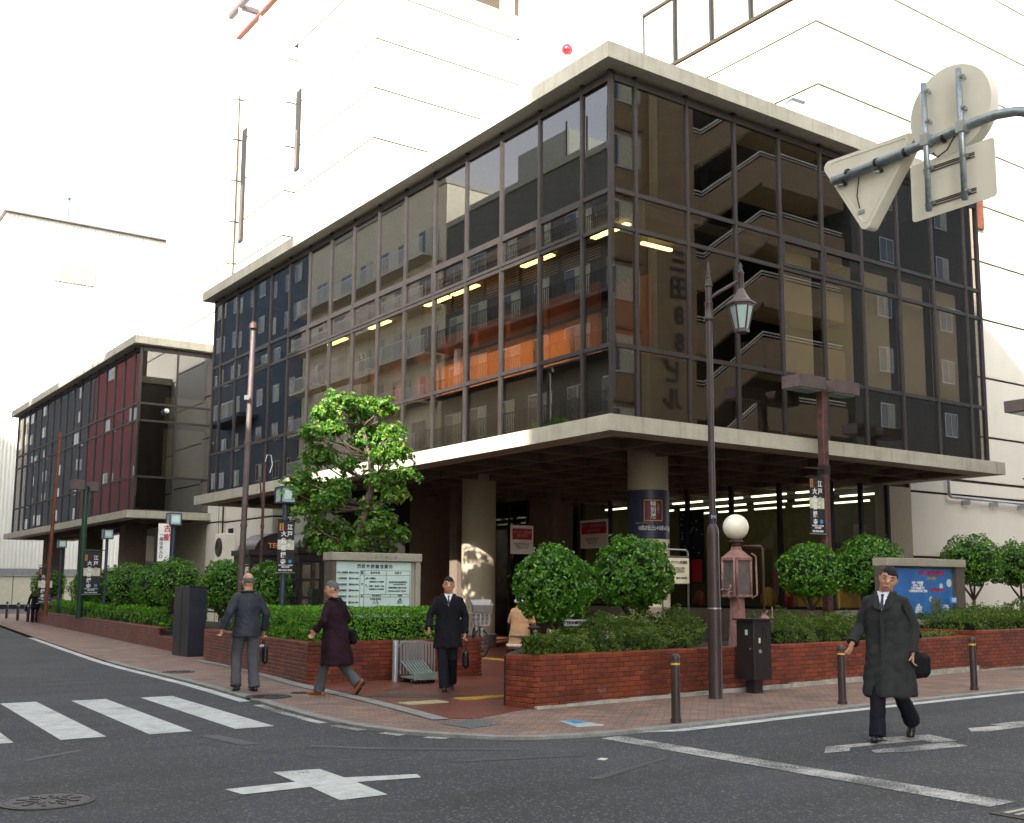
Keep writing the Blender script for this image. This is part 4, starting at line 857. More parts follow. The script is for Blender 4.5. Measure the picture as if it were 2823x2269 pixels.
def planter(label, name, loc, faces, courses, soilpoly, z0=0.0, limit=300, core=None, foot=None, group='red brick planters round the library'):
    t = thing(name, label, 'planter', (*loc, 0), group=group); used = [0]
    for p0, p1 in faces:
        brickwall(t, p0, p1, z0, courses, limit, used)
        d = Vector((p1[0]-p0[0], p1[1]-p0[1], 0)); L = d.length; d.normalize(); n = Vector((d.y, -d.x, 0)); top = z0+courses*(BH+0.01)-0.012
        b = B(); a = Vector((*p0, 0))-n*0.006+d*0.05; c = Vector((*p1, 0))-n*0.006-d*0.05; i0 = a-n*0.2; i1 = c-n*0.2
        b.prism(ccw([(a.x, a.y), (c.x, c.y), (i1.x, i1.y), (i0.x, i0.y)]), 0.0, top); b.build('mortar_wall', 'mortar', t)
        # inner coping course: headers visible from above
        cp = B(); x = 0
        while x < L-0.05:
            q = a+d*(x+0.05)-n*0.125; cp.obox((q.x, q.y, top-0.018), (0.10, 0.14, 0.05), math.atan2(d.y, d.x)); x += 0.108
        cp.build('coping_course', 'brick', t, kind='stuff')
    if foot:
        p0, p1, hh = foot; d = Vector((p1[0]-p0[0], p1[1]-p0[1], 0)).normalized(); n = Vector((d.y, -d.x, 0))
        b = B(); N_ = 40
        for i in range(N_):
            t0 = i/N_; t1 = (i+1)/N_; w0 = 0.03+0.05*noise.noise((i*0.7, 3, 0))+0.03; L = (Vector(p1)-Vector(p0)).length
            q0 = Vector((*p0, 0))+d*L*t0; q1 = Vector((*p0, 0))+d*L*(t1); hgt = (0.035+hh*t0)+0.02*noise.noise((i*1.3, 0, 0)); w1 = 0.06+0.04*noise.noise(((i+1)*0.7, 3, 0)); w0 = 0.06+0.04*noise.noise((i*0.7, 3, 0))
            b.prism(ccw([(q0.x, q0.y), (q1.x, q1.y), (q1.x+n.x*w1, q1.y+n.y*w1), (q0.x+n.x*w0, q0.y+n.y*w0)]), 0.0, hgt+0.03)
        b.build('footing', 'footing', t, kind='stuff')
    B().prism(ccw(soilpoly), 0.0, z0+courses*(BH+0.01)-0.10).build('soil', 'soil', t)
    return t
PA0, PA1 = (8.58, 11.86), (19.7, 12.58)
pA = planter('long red brick planter with two ball shrubs running right from the forecourt', 'brick_planter', (10, 13), [(PA0, PA1), ((8.50, 12.42), (8.575, 11.87))], 10, [(8.75, 12.1), (19.8, 12.8), (19.8, 15.3), (11.0, 15.3), (8.7, 12.5)], z0=0.035, foot=(PA0, PA1, 0.07))
bb_ = B(); bb_.prism(ccw([(8.5, 12.45), (8.7, 12.45), (11.1, 15.1), (11.0, 15.3)]), 0, 0.7); bb_.prism(ccw([(11.1, 15.1), (19.7, 15.1), (19.7, 15.3), (11.0, 15.31)]), 0, 0.7); bb_.build('rear_wall', 'mortar', pA)
pB = planter('higher red brick planter at the right edge behind the last bollard', 'brick_planter', (22, 13.3), [((19.72, 12.56), (27.5, 13.0)), ((19.72, 15.3), (19.72, 12.57))], 11, [(19.9, 12.7), (27.5, 13.2), (27.5, 16.5), (19.9, 16.5)], z0=0.06, limit=290, foot=((19.72, 12.56), (27.5, 13.0), 0.0))
pC = planter('red brick planter with the square hedge and the library notice board', 'brick_planter', (9.5, 19), [((7.78, 17.12), (11.1, 16.98)), ((8.62, 24.45), (7.78, 17.13)), ((11.1, 16.99), (11.1, 20.5))], 10, [(8.0, 17.25), (10.9, 17.2), (10.9, 24.3), (8.8, 24.3)], z0=0.03, limit=300)
pD = planter('long low red brick planter further down the left street', 'brick_planter', (10.5, 40), [((11.95, 57.5), (9.32, 29.95)), ((11.95, 57.9), (14.0, 58.0))], 8, [(9.5, 29.9), (12.2, 57.4), (15, 57.4), (13.2, 29.9)], z0=0.03, limit=60)
us = [0]; brickwall(pD, (9.30, 29.9), (9.06, 26.9), 0.03, 5, 60, us); B().prism(ccw([(9.31, 29.9), (9.07, 26.9), (9.5, 26.9), (9.7, 29.9)]), 0.0, 0.36).build('mortar_wall', 'mortar', pD)

# ---------------------------------------------------------------- foliage
def leaves(pts, size, elong=1.7, droop=0.0, fold=0.25, rnd=random):
    """pts: (position, outward normal). One folded leaf = two triangles sharing a midrib"""
    b = B(); V = b.v; F = b.f
    for p, n in pts:
        s = size*rnd.uniform(0.65, 1.25)
        t = Vector((rnd.gauss(0, 1), rnd.gauss(0, 1), rnd.gauss(0, 1)-droop)); n2 = (Vector(n)+0.6*Vector((rnd.gauss(0, 1), rnd.gauss(0, 1), rnd.gauss(0, 1)))).normalized()
        t = t-n2*t.dot(n2)
        if t.length < 1e-4: t = n2.orthogonal()
        t.normalize(); w = n2.cross(t); p = Vector(p); k = len(V)
        a = p-t*s*0.5*elong*0.6; c = p+t*s*0.5*elong*0.75-n2*s*0.12; m = p+n2*s*0.0
        V.extend((tuple(a), tuple(m+w*s*0.36+n2*s*fold*0.5), tuple(c), tuple(m-w*s*0.36+n2*s*fold*0.5)))
        F.extend(((k, k+1, k+2), (k, k+2, k+3)))
    return b
def lump(v, f=1.0, a=1.0): return noise.noise(Vector(v)*f)*a
def ballpts(c, rx, rz, n, seed):
    out = []; c = Vector(c); rnd = random.Random(seed)
    while len(out) < n:
        d = Vector((rnd.gauss(0, 1), rnd.gauss(0, 1), rnd.gauss(0, 1))).normalized()
        k = 1+0.13*noise.noise(d*1.8+Vector((seed, 0, 0)))+0.10*noise.noise(d*4.5+Vector((seed, 3, 0)))+(0.13*rnd.random() if rnd.random() < 0.035 else 0)
        gap = noise.noise(d*3.5+Vector((0, seed, 5)))
        dep = rnd.random()**2*0.38
        if gap < -0.28 and dep < 0.15: continue
        r = k*(1-dep)
        if d.z < -0.75: r *= 0.85
        out.append((c+Vector((d.x*rx*r, d.y*rx*r, d.z*rz*r)), d+Vector((0, 0, 0.35))))
    return out
def ballshrub(label, x, y, zc, rx, rz, z0, n, seed, size=0.072, grp='clipped ball shrubs in the brick planters'):
    t = thing('ball_shrub', label, 'shrub', (x, y, z0), group=grp)
    leaves(ballpts((x, y, zc), rx, rz, n, seed), size, rnd=random.Random(seed), droop=0.4).build('crown', 'leaf', t, kind='stuff')
    core = B().ball((x, y, zc), 1.0, 14, 10, (rx*0.72, rx*0.72, rz*0.72)); core.v = [tuple(Vector(p)+(Vector(p)-Vector((x, y, zc)))*0.2*noise.noise(Vector(p)*3)) for p in core.v]; core.build('filler_core', 'fillcore', t)  # dark blob under the leaves is added filler
    rnd = random.Random(seed+5); tr = B(); base = Vector((x, y, z0-0.05)); fork = Vector((x+rnd.uniform(-.04, .04), y, z0+(zc-rz-z0)*0.6+0.12))
    tr.tube([base, base.lerp(fork, 0.5)+Vector((0.015, 0, 0)), fork], [0.055, 0.045, 0.042], 8)
    for k in range(4):
        a = k*1.6+rnd.random(); e = Vector((x+math.cos(a)*rx*0.5, y+math.sin(a)*rx*0.5, zc-rz*0.25)); m = fork.lerp(e, 0.5)+Vector((math.cos(a)*0.05, math.sin(a)*0.05, -0.05)); tr.tube([fork-Vector((0, 0, 0.03)), m, e], [0.034, 0.024, 0.012], 7)
    tr.build('trunk', 'bark', t, smooth=True); return t
ballshrub('large ball shrub nearest the forecourt, left one of the two in front of the column', 10.12, 13.5, 1.62, 0.60, 0.62, 0.66, 5200, 1)
ballshrub('large ball shrub hiding the foot of the round corner column', 12.2, 14.05, 1.83, 0.66, 0.66, 0.66, 5600, 2)
ballshrub('ball shrub just left of the brown double lamp pole', 17.8, 15.0, 1.95, 0.66, 0.60, 0.66, 4600, 3)
ballshrub('ball shrub between the double lamp pole and the blue notice board', 20.2, 15.35, 2.05, 0.76, 0.74, 0.66, 5200, 4)
ballshrub('ball shrub against the pale wall right of the blue notice board', 25.4, 16.2, 2.32, 0.74, 0.72, 0.75, 3600, 5)
ballshrub('ball shrub cut by the right edge of the photo', 27.6, 16.2, 2.25, 0.8, 0.66, 0.75, 3600, 6)
ballshrub('ball shrub behind the bald man, left of the black banner lamp', 9.75, 23.7, 1.58, 0.52, 0.62, 0.62, 3400, 7)
ballshrub('ball shrub above the black slab box, right of its left neighbours', 9.7, 26.3, 1.62, 0.56, 0.68, 0.6, 3400, 8)
ballshrub('ball shrub behind the black slab box in the far planter', 10.0, 30.8, 1.75, 0.66, 0.72, 0.5, 3200, 9)
for k, (x, y, zc, l) in enumerate(((10.7, 34.5, 1.62, 'shaggy shrub second along in the far left planter'), (10.9, 38.2, 1.72, 'shaggy shrub third along in the far left planter, beside the lamp'), (11.4, 42.5, 1.7, 'shaggy shrub fourth along in the far left planter'), (11.8, 47, 1.65, 'shaggy shrub fifth along in the far left planter, by the green pole'), (12.2, 56, 1.8, 'shaggy shrub at the far end of the left planter'))):
    ballshrub(l, x, y, zc, 0.80, 0.74, 0.5, 2600, 20+k, size=0.085)
def hedge(label, poly, z0, z1, n, seed, mat='hedgeleaf', size=0.04, name='clipped_hedge', cat='hedge', rough=0.10, topbright=False, grp=None, rounded=0.0):
    rnd = random.Random(seed); t = thing(name, label, cat, (sum(p[0] for p in poly)/len(poly), sum(p[1] for p in poly)/len(poly), z0), group=grp)
    poly = ccw(poly); m = len(poly); edges = [((Vector((*poly[i], 0))), Vector((*poly[(i+1) % m], 0))) for i in range(m)]; per = sum((b-a).length for a, b in edges)
    area = abs(sum(poly[i][0]*poly[(i+1) % m][1]-poly[(i+1) % m][0]*poly[i][1] for i in range(m)))/2; side = per*(z1-z0); pts = []
    xs = [p[0] for p in poly]; ys = [p[1] for p in poly]
    def inside(x, y):
        c = False
        for i in range(m):
            x1, y1 = poly[i]; x2, y2 = poly[(i+1) % m]
            if (y1 > y) != (y2 > y) and x < (x2-x1)*(y-y1)/(y2-y1)+x1: c = not c
        return c
    while len(pts) < n:
        if rnd.random() < side/(side+area):
            q = rnd.random()*per
            for a, b_ in edges:
                L = (b_-a).length
                if q <= L: break
                q -= L
            d = (b_-a).normalized(); nn = Vector((d.y, -d.x, 0)); p = a+d*q; z = rnd.uniform(z0, z1); w = lump((p.x, p.y, z*1.3), 2.2, rough)+lump((p.x, p.y, z), 7, rough*0.5)-rnd.random()**2*0.12
            zr = (z-z0)/(z1-z0); w -= rounded*max(0, zr-0.5)**2*2
            pts.append((p+nn*w+Vector((0, 0, z)), nn+Vector((0, 0, 0.4))))
        else:
            x = rnd.uniform(min(xs), max(xs)); y = rnd.uniform(min(ys), max(ys))
            if not inside(x, y): continue
            z = z1+lump((x, y, 9), 1.6, rough)+lump((x, y, 2), 6, rough*0.6)-rnd.random()**2*0.1
            pts.append((Vector((x, y, z)), Vector((0, 0, 1))))
    leaves(pts, size, rnd=rnd).build('foliage', mat, t, kind='stuff')
    cx_, cy_ = sum(xs)/m, sum(ys)/m; k = 0.26
    ip = []
    for x, y in poly: v = Vector((cx_-x, cy_-y)); v = v.normalized()*min(k, v.length*0.5); ip.append((x+v.x, y+v.y))
    B().prism(ip, z0-0.05, z1-0.2).build('filler_core', 'fillcore', t); return t  # inset dark prism added so the hedge is not see-through
hedge('bright square clipped hedge in front of the library notice board', [(8.05, 17.40), (10.75, 17.30), (10.75, 18.9), (8.95, 19.0), (8.95, 21.6), (8.25, 21.6)], 0.66, 1.25, 21000, 31, size=0.042, rough=0.07)
hedge('dark low shrub behind the black slab box', [(8.75, 22.3), (9.9, 22.3), (9.9, 24.2), (8.85, 24.2)], 0.60, 1.0, 3000, 32, 'azalea', rough=0.2, cat='shrub', name='low_shrub')
hedge('long low yellow-green clipped hedge in the far left planter', [(9.75, 31.0), (11.0, 31.0), (13.3, 57.2), (12.15, 57.2)], 0.52, 1.04, 24000, 33, size=0.075, rough=0.10)
AZ = 'low azalea bushes in the right brick planters'
for k, (x0, x1, y, z, l) in enumerate(((9.05, 10.15, 12.95, 0.92, 'low azalea bush at the rounded nose of the right planter'), (10.2, 11.75, 13.35, 1.0, 'low azalea bush under the ball shrub left of the dark pole'), (11.8, 13.15, 13.7, 1.02, 'low azalea bush just left of the dark lamp pole foot'), (15.0, 16.75, 13.9, 1.06, 'bright low azalea bush right of the dark cabinet'), (16.8, 18.6, 14.1, 0.98, 'low azalea bush behind the middle bollard'), (18.65, 19.5, 14.3, 0.92, 'low azalea bush behind the man in the grey coat'))):
    yy = y-0.55; dd = 0.3 if x0 < 10 else 0.0
    hedge(l, [(x0+0.1, yy+0.05), (x1-0.1, yy+0.08), (x1, yy+0.5), (x1-0.15, yy+1.2-dd), (x0+0.3, yy+1.2-dd*2), (x0, yy+0.5)], 0.66, z, 9000, 40+k, 'azalea', size=0.038, rough=0.32, cat='shrub', name='azalea_bush', grp=AZ, rounded=0.2)
for k, (x0, x1, l) in enumerate(((20.6, 22.6, 'low azalea bush left of the far ball shrubs'), (22.7, 24.9, 'low azalea bush under the pale wall'), (25, 27.4, 'low azalea bush at the right edge of the photo'))):
    hedge(l, [(x0, 13.3), (x1, 13.4), (x1, 15.0), (x0, 14.9)], 0.78, 1.12, 9000, 50+k, 'azalea', size=0.042, rough=0.32, cat='shrub', name='azalea_bush', grp=AZ, rounded=0.2)
# strap leaved clump
t = thing('strap_leaf_clump', 'clump of long arching strap leaves spilling over the planter behind the grey coat man', 'plant', (18.9, 13.2, 0.66)); rnd = random.Random(3); b = B()
for k in range(420):
    cx0 = rnd.uniform(17.9, 19.5); cy0 = rnd.uniform(12.95, 13.7); a = rnd.uniform(0, 2*math.pi); L = rnd.uniform(0.3, 0.55); w = 0.011; d = Vector((math.cos(a), math.sin(a), 0)); s_ = Vector((-d.y, d.x, 0)); pv_ = []
    for q in range(5):
        u = q/4; P = Vector((cx0, cy0, 0.64))+d*L*u*0.9+Vector((0, 0, L*(1.25*u-1.35*u*u))); ww = w*(1-u**2*0.95); pv_ += [P-s_*ww, P+s_*ww]
    b.add(pv_, [(2*q, 2*q+1, 2*q+3, 2*q+2) for q in range(4)])
b.build('strap_leaves', 'azalea', t, kind='stuff')
# the layered tree
t = thing('holly_tree', 'layered evergreen tree with sunlit top rising beside the phone booths', 'tree', (10.75, 21.5, 0.6)); rnd = random.Random(12)
TB = Vector((10.85, 21.5, 0.6)); pts_tr = [TB, Vector((10.95, 21.45, 1.6)), Vector((10.80, 21.5, 2.5)), Vector((10.98, 21.4, 3.3)), Vector((11.12, 21.4, 3.9)), Vector((11.05, 21.4, 4.45)), Vector((10.9, 21.5, 5.1))]
tk = B(); tk.tube(pts_tr, [0.12, 0.10, 0.095, 0.085, 0.075, 0.06, 0.03], 9); clumps = []; rv = Vector((0.8, -0.6, 0)); dv = Vector((0.6, 0.8, 0))
spec = [(-0.95, 5.35), (-0.55, 5.6), (-0.1, 5.65), (0.35, 5.6), (0.8, 5.45), (-1.05, 4.95), (-0.6, 5.0), (0.1, 5.1), (0.6, 5.0), (0.95, 4.9), (-1.2, 4.45), (-0.75, 4.5), (-0.25, 4.3), (0.75, 4.45), (1.2, 4.5), (1.35, 4.05), (0.7, 3.9), (-1.3, 3.95), (-0.85, 3.8), (-0.3, 3.75), (0.2, 4.75),
        (-1.25, 3.3), (-0.6, 3.35), (0.3, 3.4), (1.15, 3.5), (0.9, 3.1), (-0.9, 2.9), (-0.35, 2.8), (0.55, 2.9), (1.1, 2.75), (-0.5, 2.4), (0.25, 2.5), (0.7, 2.5), (-1.0, 2.55), (0.0, 5.35), (-1.45, 3.7)]
for u, z in spec:
    for rep in range(2):
        vdp = rnd.uniform(-0.75, 0.75); c = Vector((10.95, 21.45, 0))+rv*(u*0.80-0.22+rnd.uniform(-.08, .08))+dv*vdp+Vector((0, 0, z+rnd.uniform(-.08, .08))); clumps.append((c, rnd.uniform(0.24, 0.40)))
        at = min(pts_tr[1:], key=lambda q: abs(q.z-(c.z-0.35))); m = at.lerp(c, 0.5)+Vector((rnd.uniform(-.1, .1), rnd.uniform(-.1, .1), rnd.uniform(-0.18, 0.0)))
        tk.tube([at, m, c], [0.035, 0.02, 0.008], 5)
tk.build('trunk', 'bark', t, smooth=True)
lp = []
for c, r in clumps:
    for k in range(40):
        d = Vector((rnd.gauss(0, 1), rnd.gauss(0, 1), rnd.gauss(0, 0.6)+0.2)).normalized(); q = c+d*r*rnd.uniform(0.25, 1.0)
        up = (d+Vector((0, 0, 0.7))).normalized()
        for j in range(8):  # rosette of leaves at each twig end
            a = j*0.8+rnd.random(); side = up.orthogonal().normalized(); side = Matrix.Rotation(a, 3, up) @ side; lp.append((q+side*0.042+up*rnd.uniform(-0.01, 0.03), up+side*0.4))
leaves(lp, 0.078, elong=1.9, rnd=rnd, fold=0.15).build('crown', 'treeleaf', t, kind='stuff')
# ---------------------------------------------------------------- street furniture
def bollard(x, y, label, h=0.80):
    t = thing('bollard', label, 'bollard', (x, y, 0.03), group='dark brown bollards along the right kerb'); c = (x, y, 0.03)
    B().lathe([(0.064, 0), (0.064, 0.05), (0.055, 0.055), (0.052, h-0.10), (0.052, h-0.055)], c, 20).build('post', 'brownpaint', t, smooth='auto')
    B().lathe([(0.053, h-0.054), (0.050, h-0.03), (0.038, h-0.01), (0.015, h), (0.0, h)], c, 20, cap=False).build('domed_cap', 'brownpaint', t, smooth=True)
    B().lathe([(0.0535, h-0.135), (0.0545, h-0.13), (0.0545, h-0.115), (0.0535, h-0.11)], c, 20, cap=False).build('yellow_band', 'yellow', t)
    B().cyl((x-0.052, y-0.01, 0.03+h-0.09), (x-0.058, y-0.012, 0.03+h-0.09), 0.006, n=8).build('bolt', 'steel', t)
bollard(9.06, 9.70, 'brown bollard with yellow band nearest the stop line'); bollard(12.42, 9.98, 'brown bollard with yellow band left of the grey coat man'); bollard(15.86, 10.18, 'brown bollard with yellow band right of the grey coat man', 0.83)
for x, y, l in ((11.73, 57.7, 'thin grey bollard at the far left, nearest the far planter'), (11.9, 60.9, 'thin grey bollard at the far left, middle of three'), (12.3, 65.8, 'thin grey bollard at the far left edge of the photo')):
    t = thing('bollard', l, 'bollard', (x, y, 0.03), group='thin grey bollards far down the street'); B().lathe([(0.07, 0), (0.07, 0.85), (0.04, 0.9)], (x, y, 0.03), 12).build('post', 'brownpaint', t); B().lathe([(0.074, 0.72), (0.074, 0.78)], (x, y, 0.03), 12).build('band', 'steel', t)
# lantern lamp post
LX, LY = 11.57, 11.55
t = thing('lantern_lamp_post', 'tall brown lamp post with a hanging six sided lantern, number plate at half height', 'lamp post', (LX, LY, 0.03)); c = (LX, LY, 0)
B().lathe([(0.105, 0.03), (0.10, 0.05), (0.10, 0.9), (0.098, 1.25), (0.09, 1.6), (0.088, 2.36), (0.082, 2.46), (0.05, 2.53)], c, 24).build('base_sleeve', 'brownpaint', t, smooth='auto')
B().lathe([(0.103, 1.30), (0.103, 1.32)], c, 24).build('clamp_ring', 'steel', t)
B().lathe([(0.048, 2.5), (0.046, 5.6), (0.046, 6.2)], c, 16).build('pole', 'brownpaint', t, smooth='auto')
B().lathe([(0.060, 5.58), (0.072, 5.6), (0.072, 5.62), (0.058, 5.64), (0.058, 5.82), (0.064, 5.84), (0.064, 5.86), (0.048, 5.87), (0.048, 6.10), (0.06, 6.11), (0.06, 6.13), (0.036, 6.18), (0.036, 6.24), (0.045, 6.25), (0.02, 6.29), (0.03, 6.33), (0.014, 6.38), (0.024, 6.42), (0.0, 6.52)], c, 16).build('finial_collar', 'brownpaint', t, smooth='auto')
B().tube([(LX+0.03, LY, 5.93), (LX+0.2, LY, 6.05), (LX+0.62, LY, 6.29)], 0.026, 10).build('arm', 'brownpaint', t, smooth=True)
HX = LX+0.70; hc = (HX, LY, 0); ln = B().lathe([(0.045, 6.18), (0.045, 6.42), (0.052, 6.43), (0.052, 6.46), (0.04, 6.47), (0.02, 6.52), (0.03, 6.56), (0.0, 6.62)], hc, 14).build('lantern_hanger', 'brownpaint', t, smooth='auto')
rf = B().lathe([(0.045, 6.20), (0.08, 6.12), (0.15, 6.02), (0.235, 5.97), (0.235, 5.945), (0.20, 5.94)], hc, 6, rot=0.3).build('lantern_roof', 'mauve', t)
fr = B()
for k in range(6):
    a = 0.3+k*math.pi/3; fr.tube([(HX+0.19*math.cos(a), LY+0.19*math.sin(a), 5.95), (HX+0.105*math.cos(a), LY+0.105*math.sin(a), 5.55)], 0.014, 6)
fr.lathe([(0.115, 5.50), (0.118, 5.55), (0.108, 5.56), (0.08, 5.49)], hc, 6, rot=0.3).lathe([(0.20, 5.91), (0.205, 5.94), (0.19, 5.941)], hc, 6, rot=0.3); fr.build('lantern_frame', 'brownpaint', t)
for k in range(6):
    a0 = 0.3+k*math.pi/3; a1 = a0+math.pi/3; P = [(HX+r*math.cos(a), LY+r*math.sin(a), z) for r, a, z in ((0.102, a0, 5.56), (0.102, a1, 5.56), (0.184, a1, 5.92), (0.184, a0, 5.92))]
    n = (Vector(P[1])-Vector(P[0])).cross(Vector(P[2])-Vector(P[0])).normalized()*0.004; b = B(); b.add([Vector(p) for p in P]+[Vector(p)-n for p in P], [(0, 1, 2, 3), (7, 6, 5, 4), (0, 4, 5, 1), (1, 5, 6, 2), (2, 6, 7, 3), (3, 7, 4, 0)]); b.build('lantern_glass', 'lampglass', t)
B().lathe([(0.0555, 2.58), (0.0565, 2.581), (0.0565, 2.69), (0.0555, 2.691)], c, 20, cap=False).build('number_plate', 'bluesticker' if False else 'navy', t)
me = textmesh('348', 0.065, 0.03); me.materials.append(M['inkwhite'])
for v in me.vertices:
    a = math.atan2(-LY, -LX)+0.35+v.co.x/0.06; v.co = (0.0575*math.cos(a), 0.0575*math.sin(a), v.co.y+2.635)
o = bpy.data.objects.new('lettering', me); link(o, t); o.location = (0, 0, -0.03)
# dark cabinet on a pedestal
t = thing('utility_cabinet', 'dark brown steel cabinet with stickers on a short foot beside the lamp post', 'cabinet', (12.72, 11.85, 0.03))
B().bbox(12.50, 12.88, 11.66, 12.02, 0.235, 1.12, 0.008).build('cabinet_body', 'blackmetal', t); B().box(12.46, 12.92, 11.62, 12.06, 1.121, 1.145).build('lid', 'blackmetal', t)
B().box(12.60, 12.78, 11.76, 11.93, 0.03, 0.234).build('pedestal', 'blackmetal', t)
B().box(12.493, 12.499, 11.78, 11.83, 0.90, 0.98).build('sticker', 'board', t); B().box(12.60, 12.64, 11.653, 11.659, 0.78, 0.86).build('sticker', 'cream', t); B().lathe([(0.03, 0), (0.03, 0.004)], (0, 0, 0), 12).build('x', 'cream', None) if False else None
B().cyl((12.63, 11.66, 0.66), (12.63, 11.65, 0.66), 0.03, n=12).build('sticker', 'inkgrey', t); B().box(12.70, 12.78, 11.652, 11.659, 0.85, 1.02).build('vent', 'black', t)
B().box(12.494, 12.499, 11.99, 12.0, 0.3, 1.1).build('door_seam', 'black', t); B().cyl((12.49, 11.72, 0.7), (12.475, 11.72, 0.7), 0.012, n=8).build('lock', 'steel', t)
# old fashioned pump lamp with globe
t = thing('globe_lamp', 'faded pink cast iron pump shaped lamp with a white globe on top', 'lamp', (14.0, 13.42, 0.64)); px, py = 14.0, 13.42; c = (px, py, 0)
B().ball((px, py, 2.66), 0.222, 24, 18).build('globe', 'globe', t, smooth=True)
B().lathe([(0.09, 2.44), (0.12, 2.43), (0.12, 2.40), (0.07, 2.39), (0.07, 2.36), (0.1, 2.35), (0.06, 2.32)], c, 18).build('globe_collar', 'rust', t, smooth='auto')
B().lathe([(0.07, 2.36), (0.10, 2.26), (0.20, 2.18), (0.265, 2.13), (0.265, 2.10)], c, 4, rot=math.pi/4).build('hood', 'pinkmetal', t)
R45 = [(px+dx, py+dy) for dx, dy in ((-0.17, -0.17), (0.17, -0.17), (0.17, 0.17), (-0.17, 0.17))]
for x, y in R45: B().tube([(x, y, 2.10), (x, y, 1.50)], 0.022, 8).build('frame_post', 'pinkmetal', t, smooth=True)
B().box(px-0.19, px+0.19, py-0.19, py+0.19, 1.46, 1.50).box(px-0.19, px+0.19, py-0.19, py+0.19, 2.085, 2.10).build('frame_ring', 'pinkmetal', t)
B().box(px-0.155, px+0.155, py-0.155, py+0.155, 1.501, 2.084).build('display_pane', surf('grimy_grey_panel', (0.13, 0.11, 0.11), 0.25, var=0.4, scale=5), t)
B().lathe([(0.17, 0.6), (0.165, 0.64), (0.135, 1.0), (0.12, 1.44), (0.15, 1.459)], c, 4, rot=math.pi/4).build('pillar', 'pinkmetal', t)
B().tube([(px-0.2, py-0.2, 2.14), (px-0.27, py-0.2, 2.12), (px-0.27, py-0.2, 1.5), (px-0.2, py-0.18, 1.44)], 0.016, 7).tube([(px+0.12, py-0.24, 2.2), (px+0.22, py-0.24, 2.15), (px+0.24, py-0.24, 1.5), (px+0.15, py-0.2, 1.44)], 0.018, 7).build('side_rod', 'pinkmetal', t, smooth=True)
B().tube([(px+0.05, py-0.1, 2.33), (px+0.28, py-0.3, 2.33), (px+0.31, py-0.32, 2.28), (px+0.31, py-0.32, 1.18)], 0.022, 8).build('feed_pipe', 'rust', t, smooth=True)
B().ball((px+0.31, py-0.32, 1.05), 0.105, 16, 12).build('flask', 'pinkmetal', t, smooth=True); B().lathe([(0.05, 1.13), (0.035, 1.17), (0.05, 1.2)], (px+0.31, py-0.32, 0), 14).build('flask_neck', 'pinkmetal', t)
B().tube([(px+0.34, py-0.30, 1.14), (px+0.40, py-0.30, 1.22), (px+0.43, py-0.30, 1.22)], 0.012, 6).tube([(px+0.47, py-0.36, 0.85), (px+0.47, py-0.36, 1.30)], 0.010, 6).build('flask_spout', 'pinkmetal', t, smooth=True)
b = B()
for k in range(3):
    a = 0.6+k*2.1; b.tube([(px-0.32+0.02*k, py-0.08, 1.56), (px-0.32+0.10*math.cos(a), py-0.08, 1.56+0.10*math.sin(a)), (px-0.33+0.14*math.cos(a+0.35), py-0.08, 1.56+0.13*math.sin(a+0.35))], [0.018, 0.014, 0.022], 7)
b.tube([(px-0.30, py-0.08, 1.56), (px-0.14, py-0.1, 1.54), (px-0.09, py-0.12, 1.36), (px-0.10, py-0.14, 1.25)], 0.013, 6); b.build('handwheel', 'pinkmetal', t, smooth=True)
B().tube([(px-0.20, py-0.12, 0.98), (px, py-0.12, 0.97)], 0.012, 6).build('spigot', 'steel', t)
# brown lamp post with two box heads
def dbl_lamp(x, y, label, h=6.10, z0=0.64, mat='rust'):
    t = thing('double_lamp_post', label, 'lamp post', (x, y, z0))
    B().bbox(x-0.085, x+0.085, y-0.085, y+0.085, z0-0.05, h-0.05, 0.012).build('pole', mat, t)
    for sx_, l in ((-1, 0.86), (1, 0.86)):
        x0 = x+sx_*0.14; x1 = x+sx_*(0.14+l); a, b_ = min(x0, x1), max(x0, x1)
        hb = B(); z = h-0.26; hb.add([(a, y-0.24, z+0.03), (b_, y-0.24, z+0.03), (b_, y+0.24, z+0.03), (a, y+0.24, z+0.03), (a+0.02, y-0.26, z+0.30), (b_-0.02, y-0.26, z+0.30), (b_-0.02, y+0.26, z+0.30), (a+0.02, y+0.26, z+0.30)], [(0, 3, 2, 1), (4, 5, 6, 7), (0, 1, 5, 4), (1, 2, 6, 5), (2, 3, 7, 6), (3, 0, 4, 7)])
        o = hb.build('lamp_head', 'mauve', t); B().box(a+0.08, b_-0.08, y-0.18, y+0.18, z+0.005, z+0.029).build('lamp_diffuser', 'lampglass', o)
    B().box(x-0.139, x+0.139, y-0.04, y+0.04, h-0.16, h-0.08).build('cross_arm', 'rust', t)
    B().box(x-0.10, x+0.10, y-0.10, y+0.10, 4.08, 4.26).build('banner_clamp', 'blackmetal', t)
    return t
dbl_lamp(18.92, 15.5, 'reddish brown square lamp post with two box heads behind the ball shrubs'); dbl_lamp(24.95, 14.0, 'brown square lamp post with two box heads cut by the right edge', h=5.98, z0=0.78)
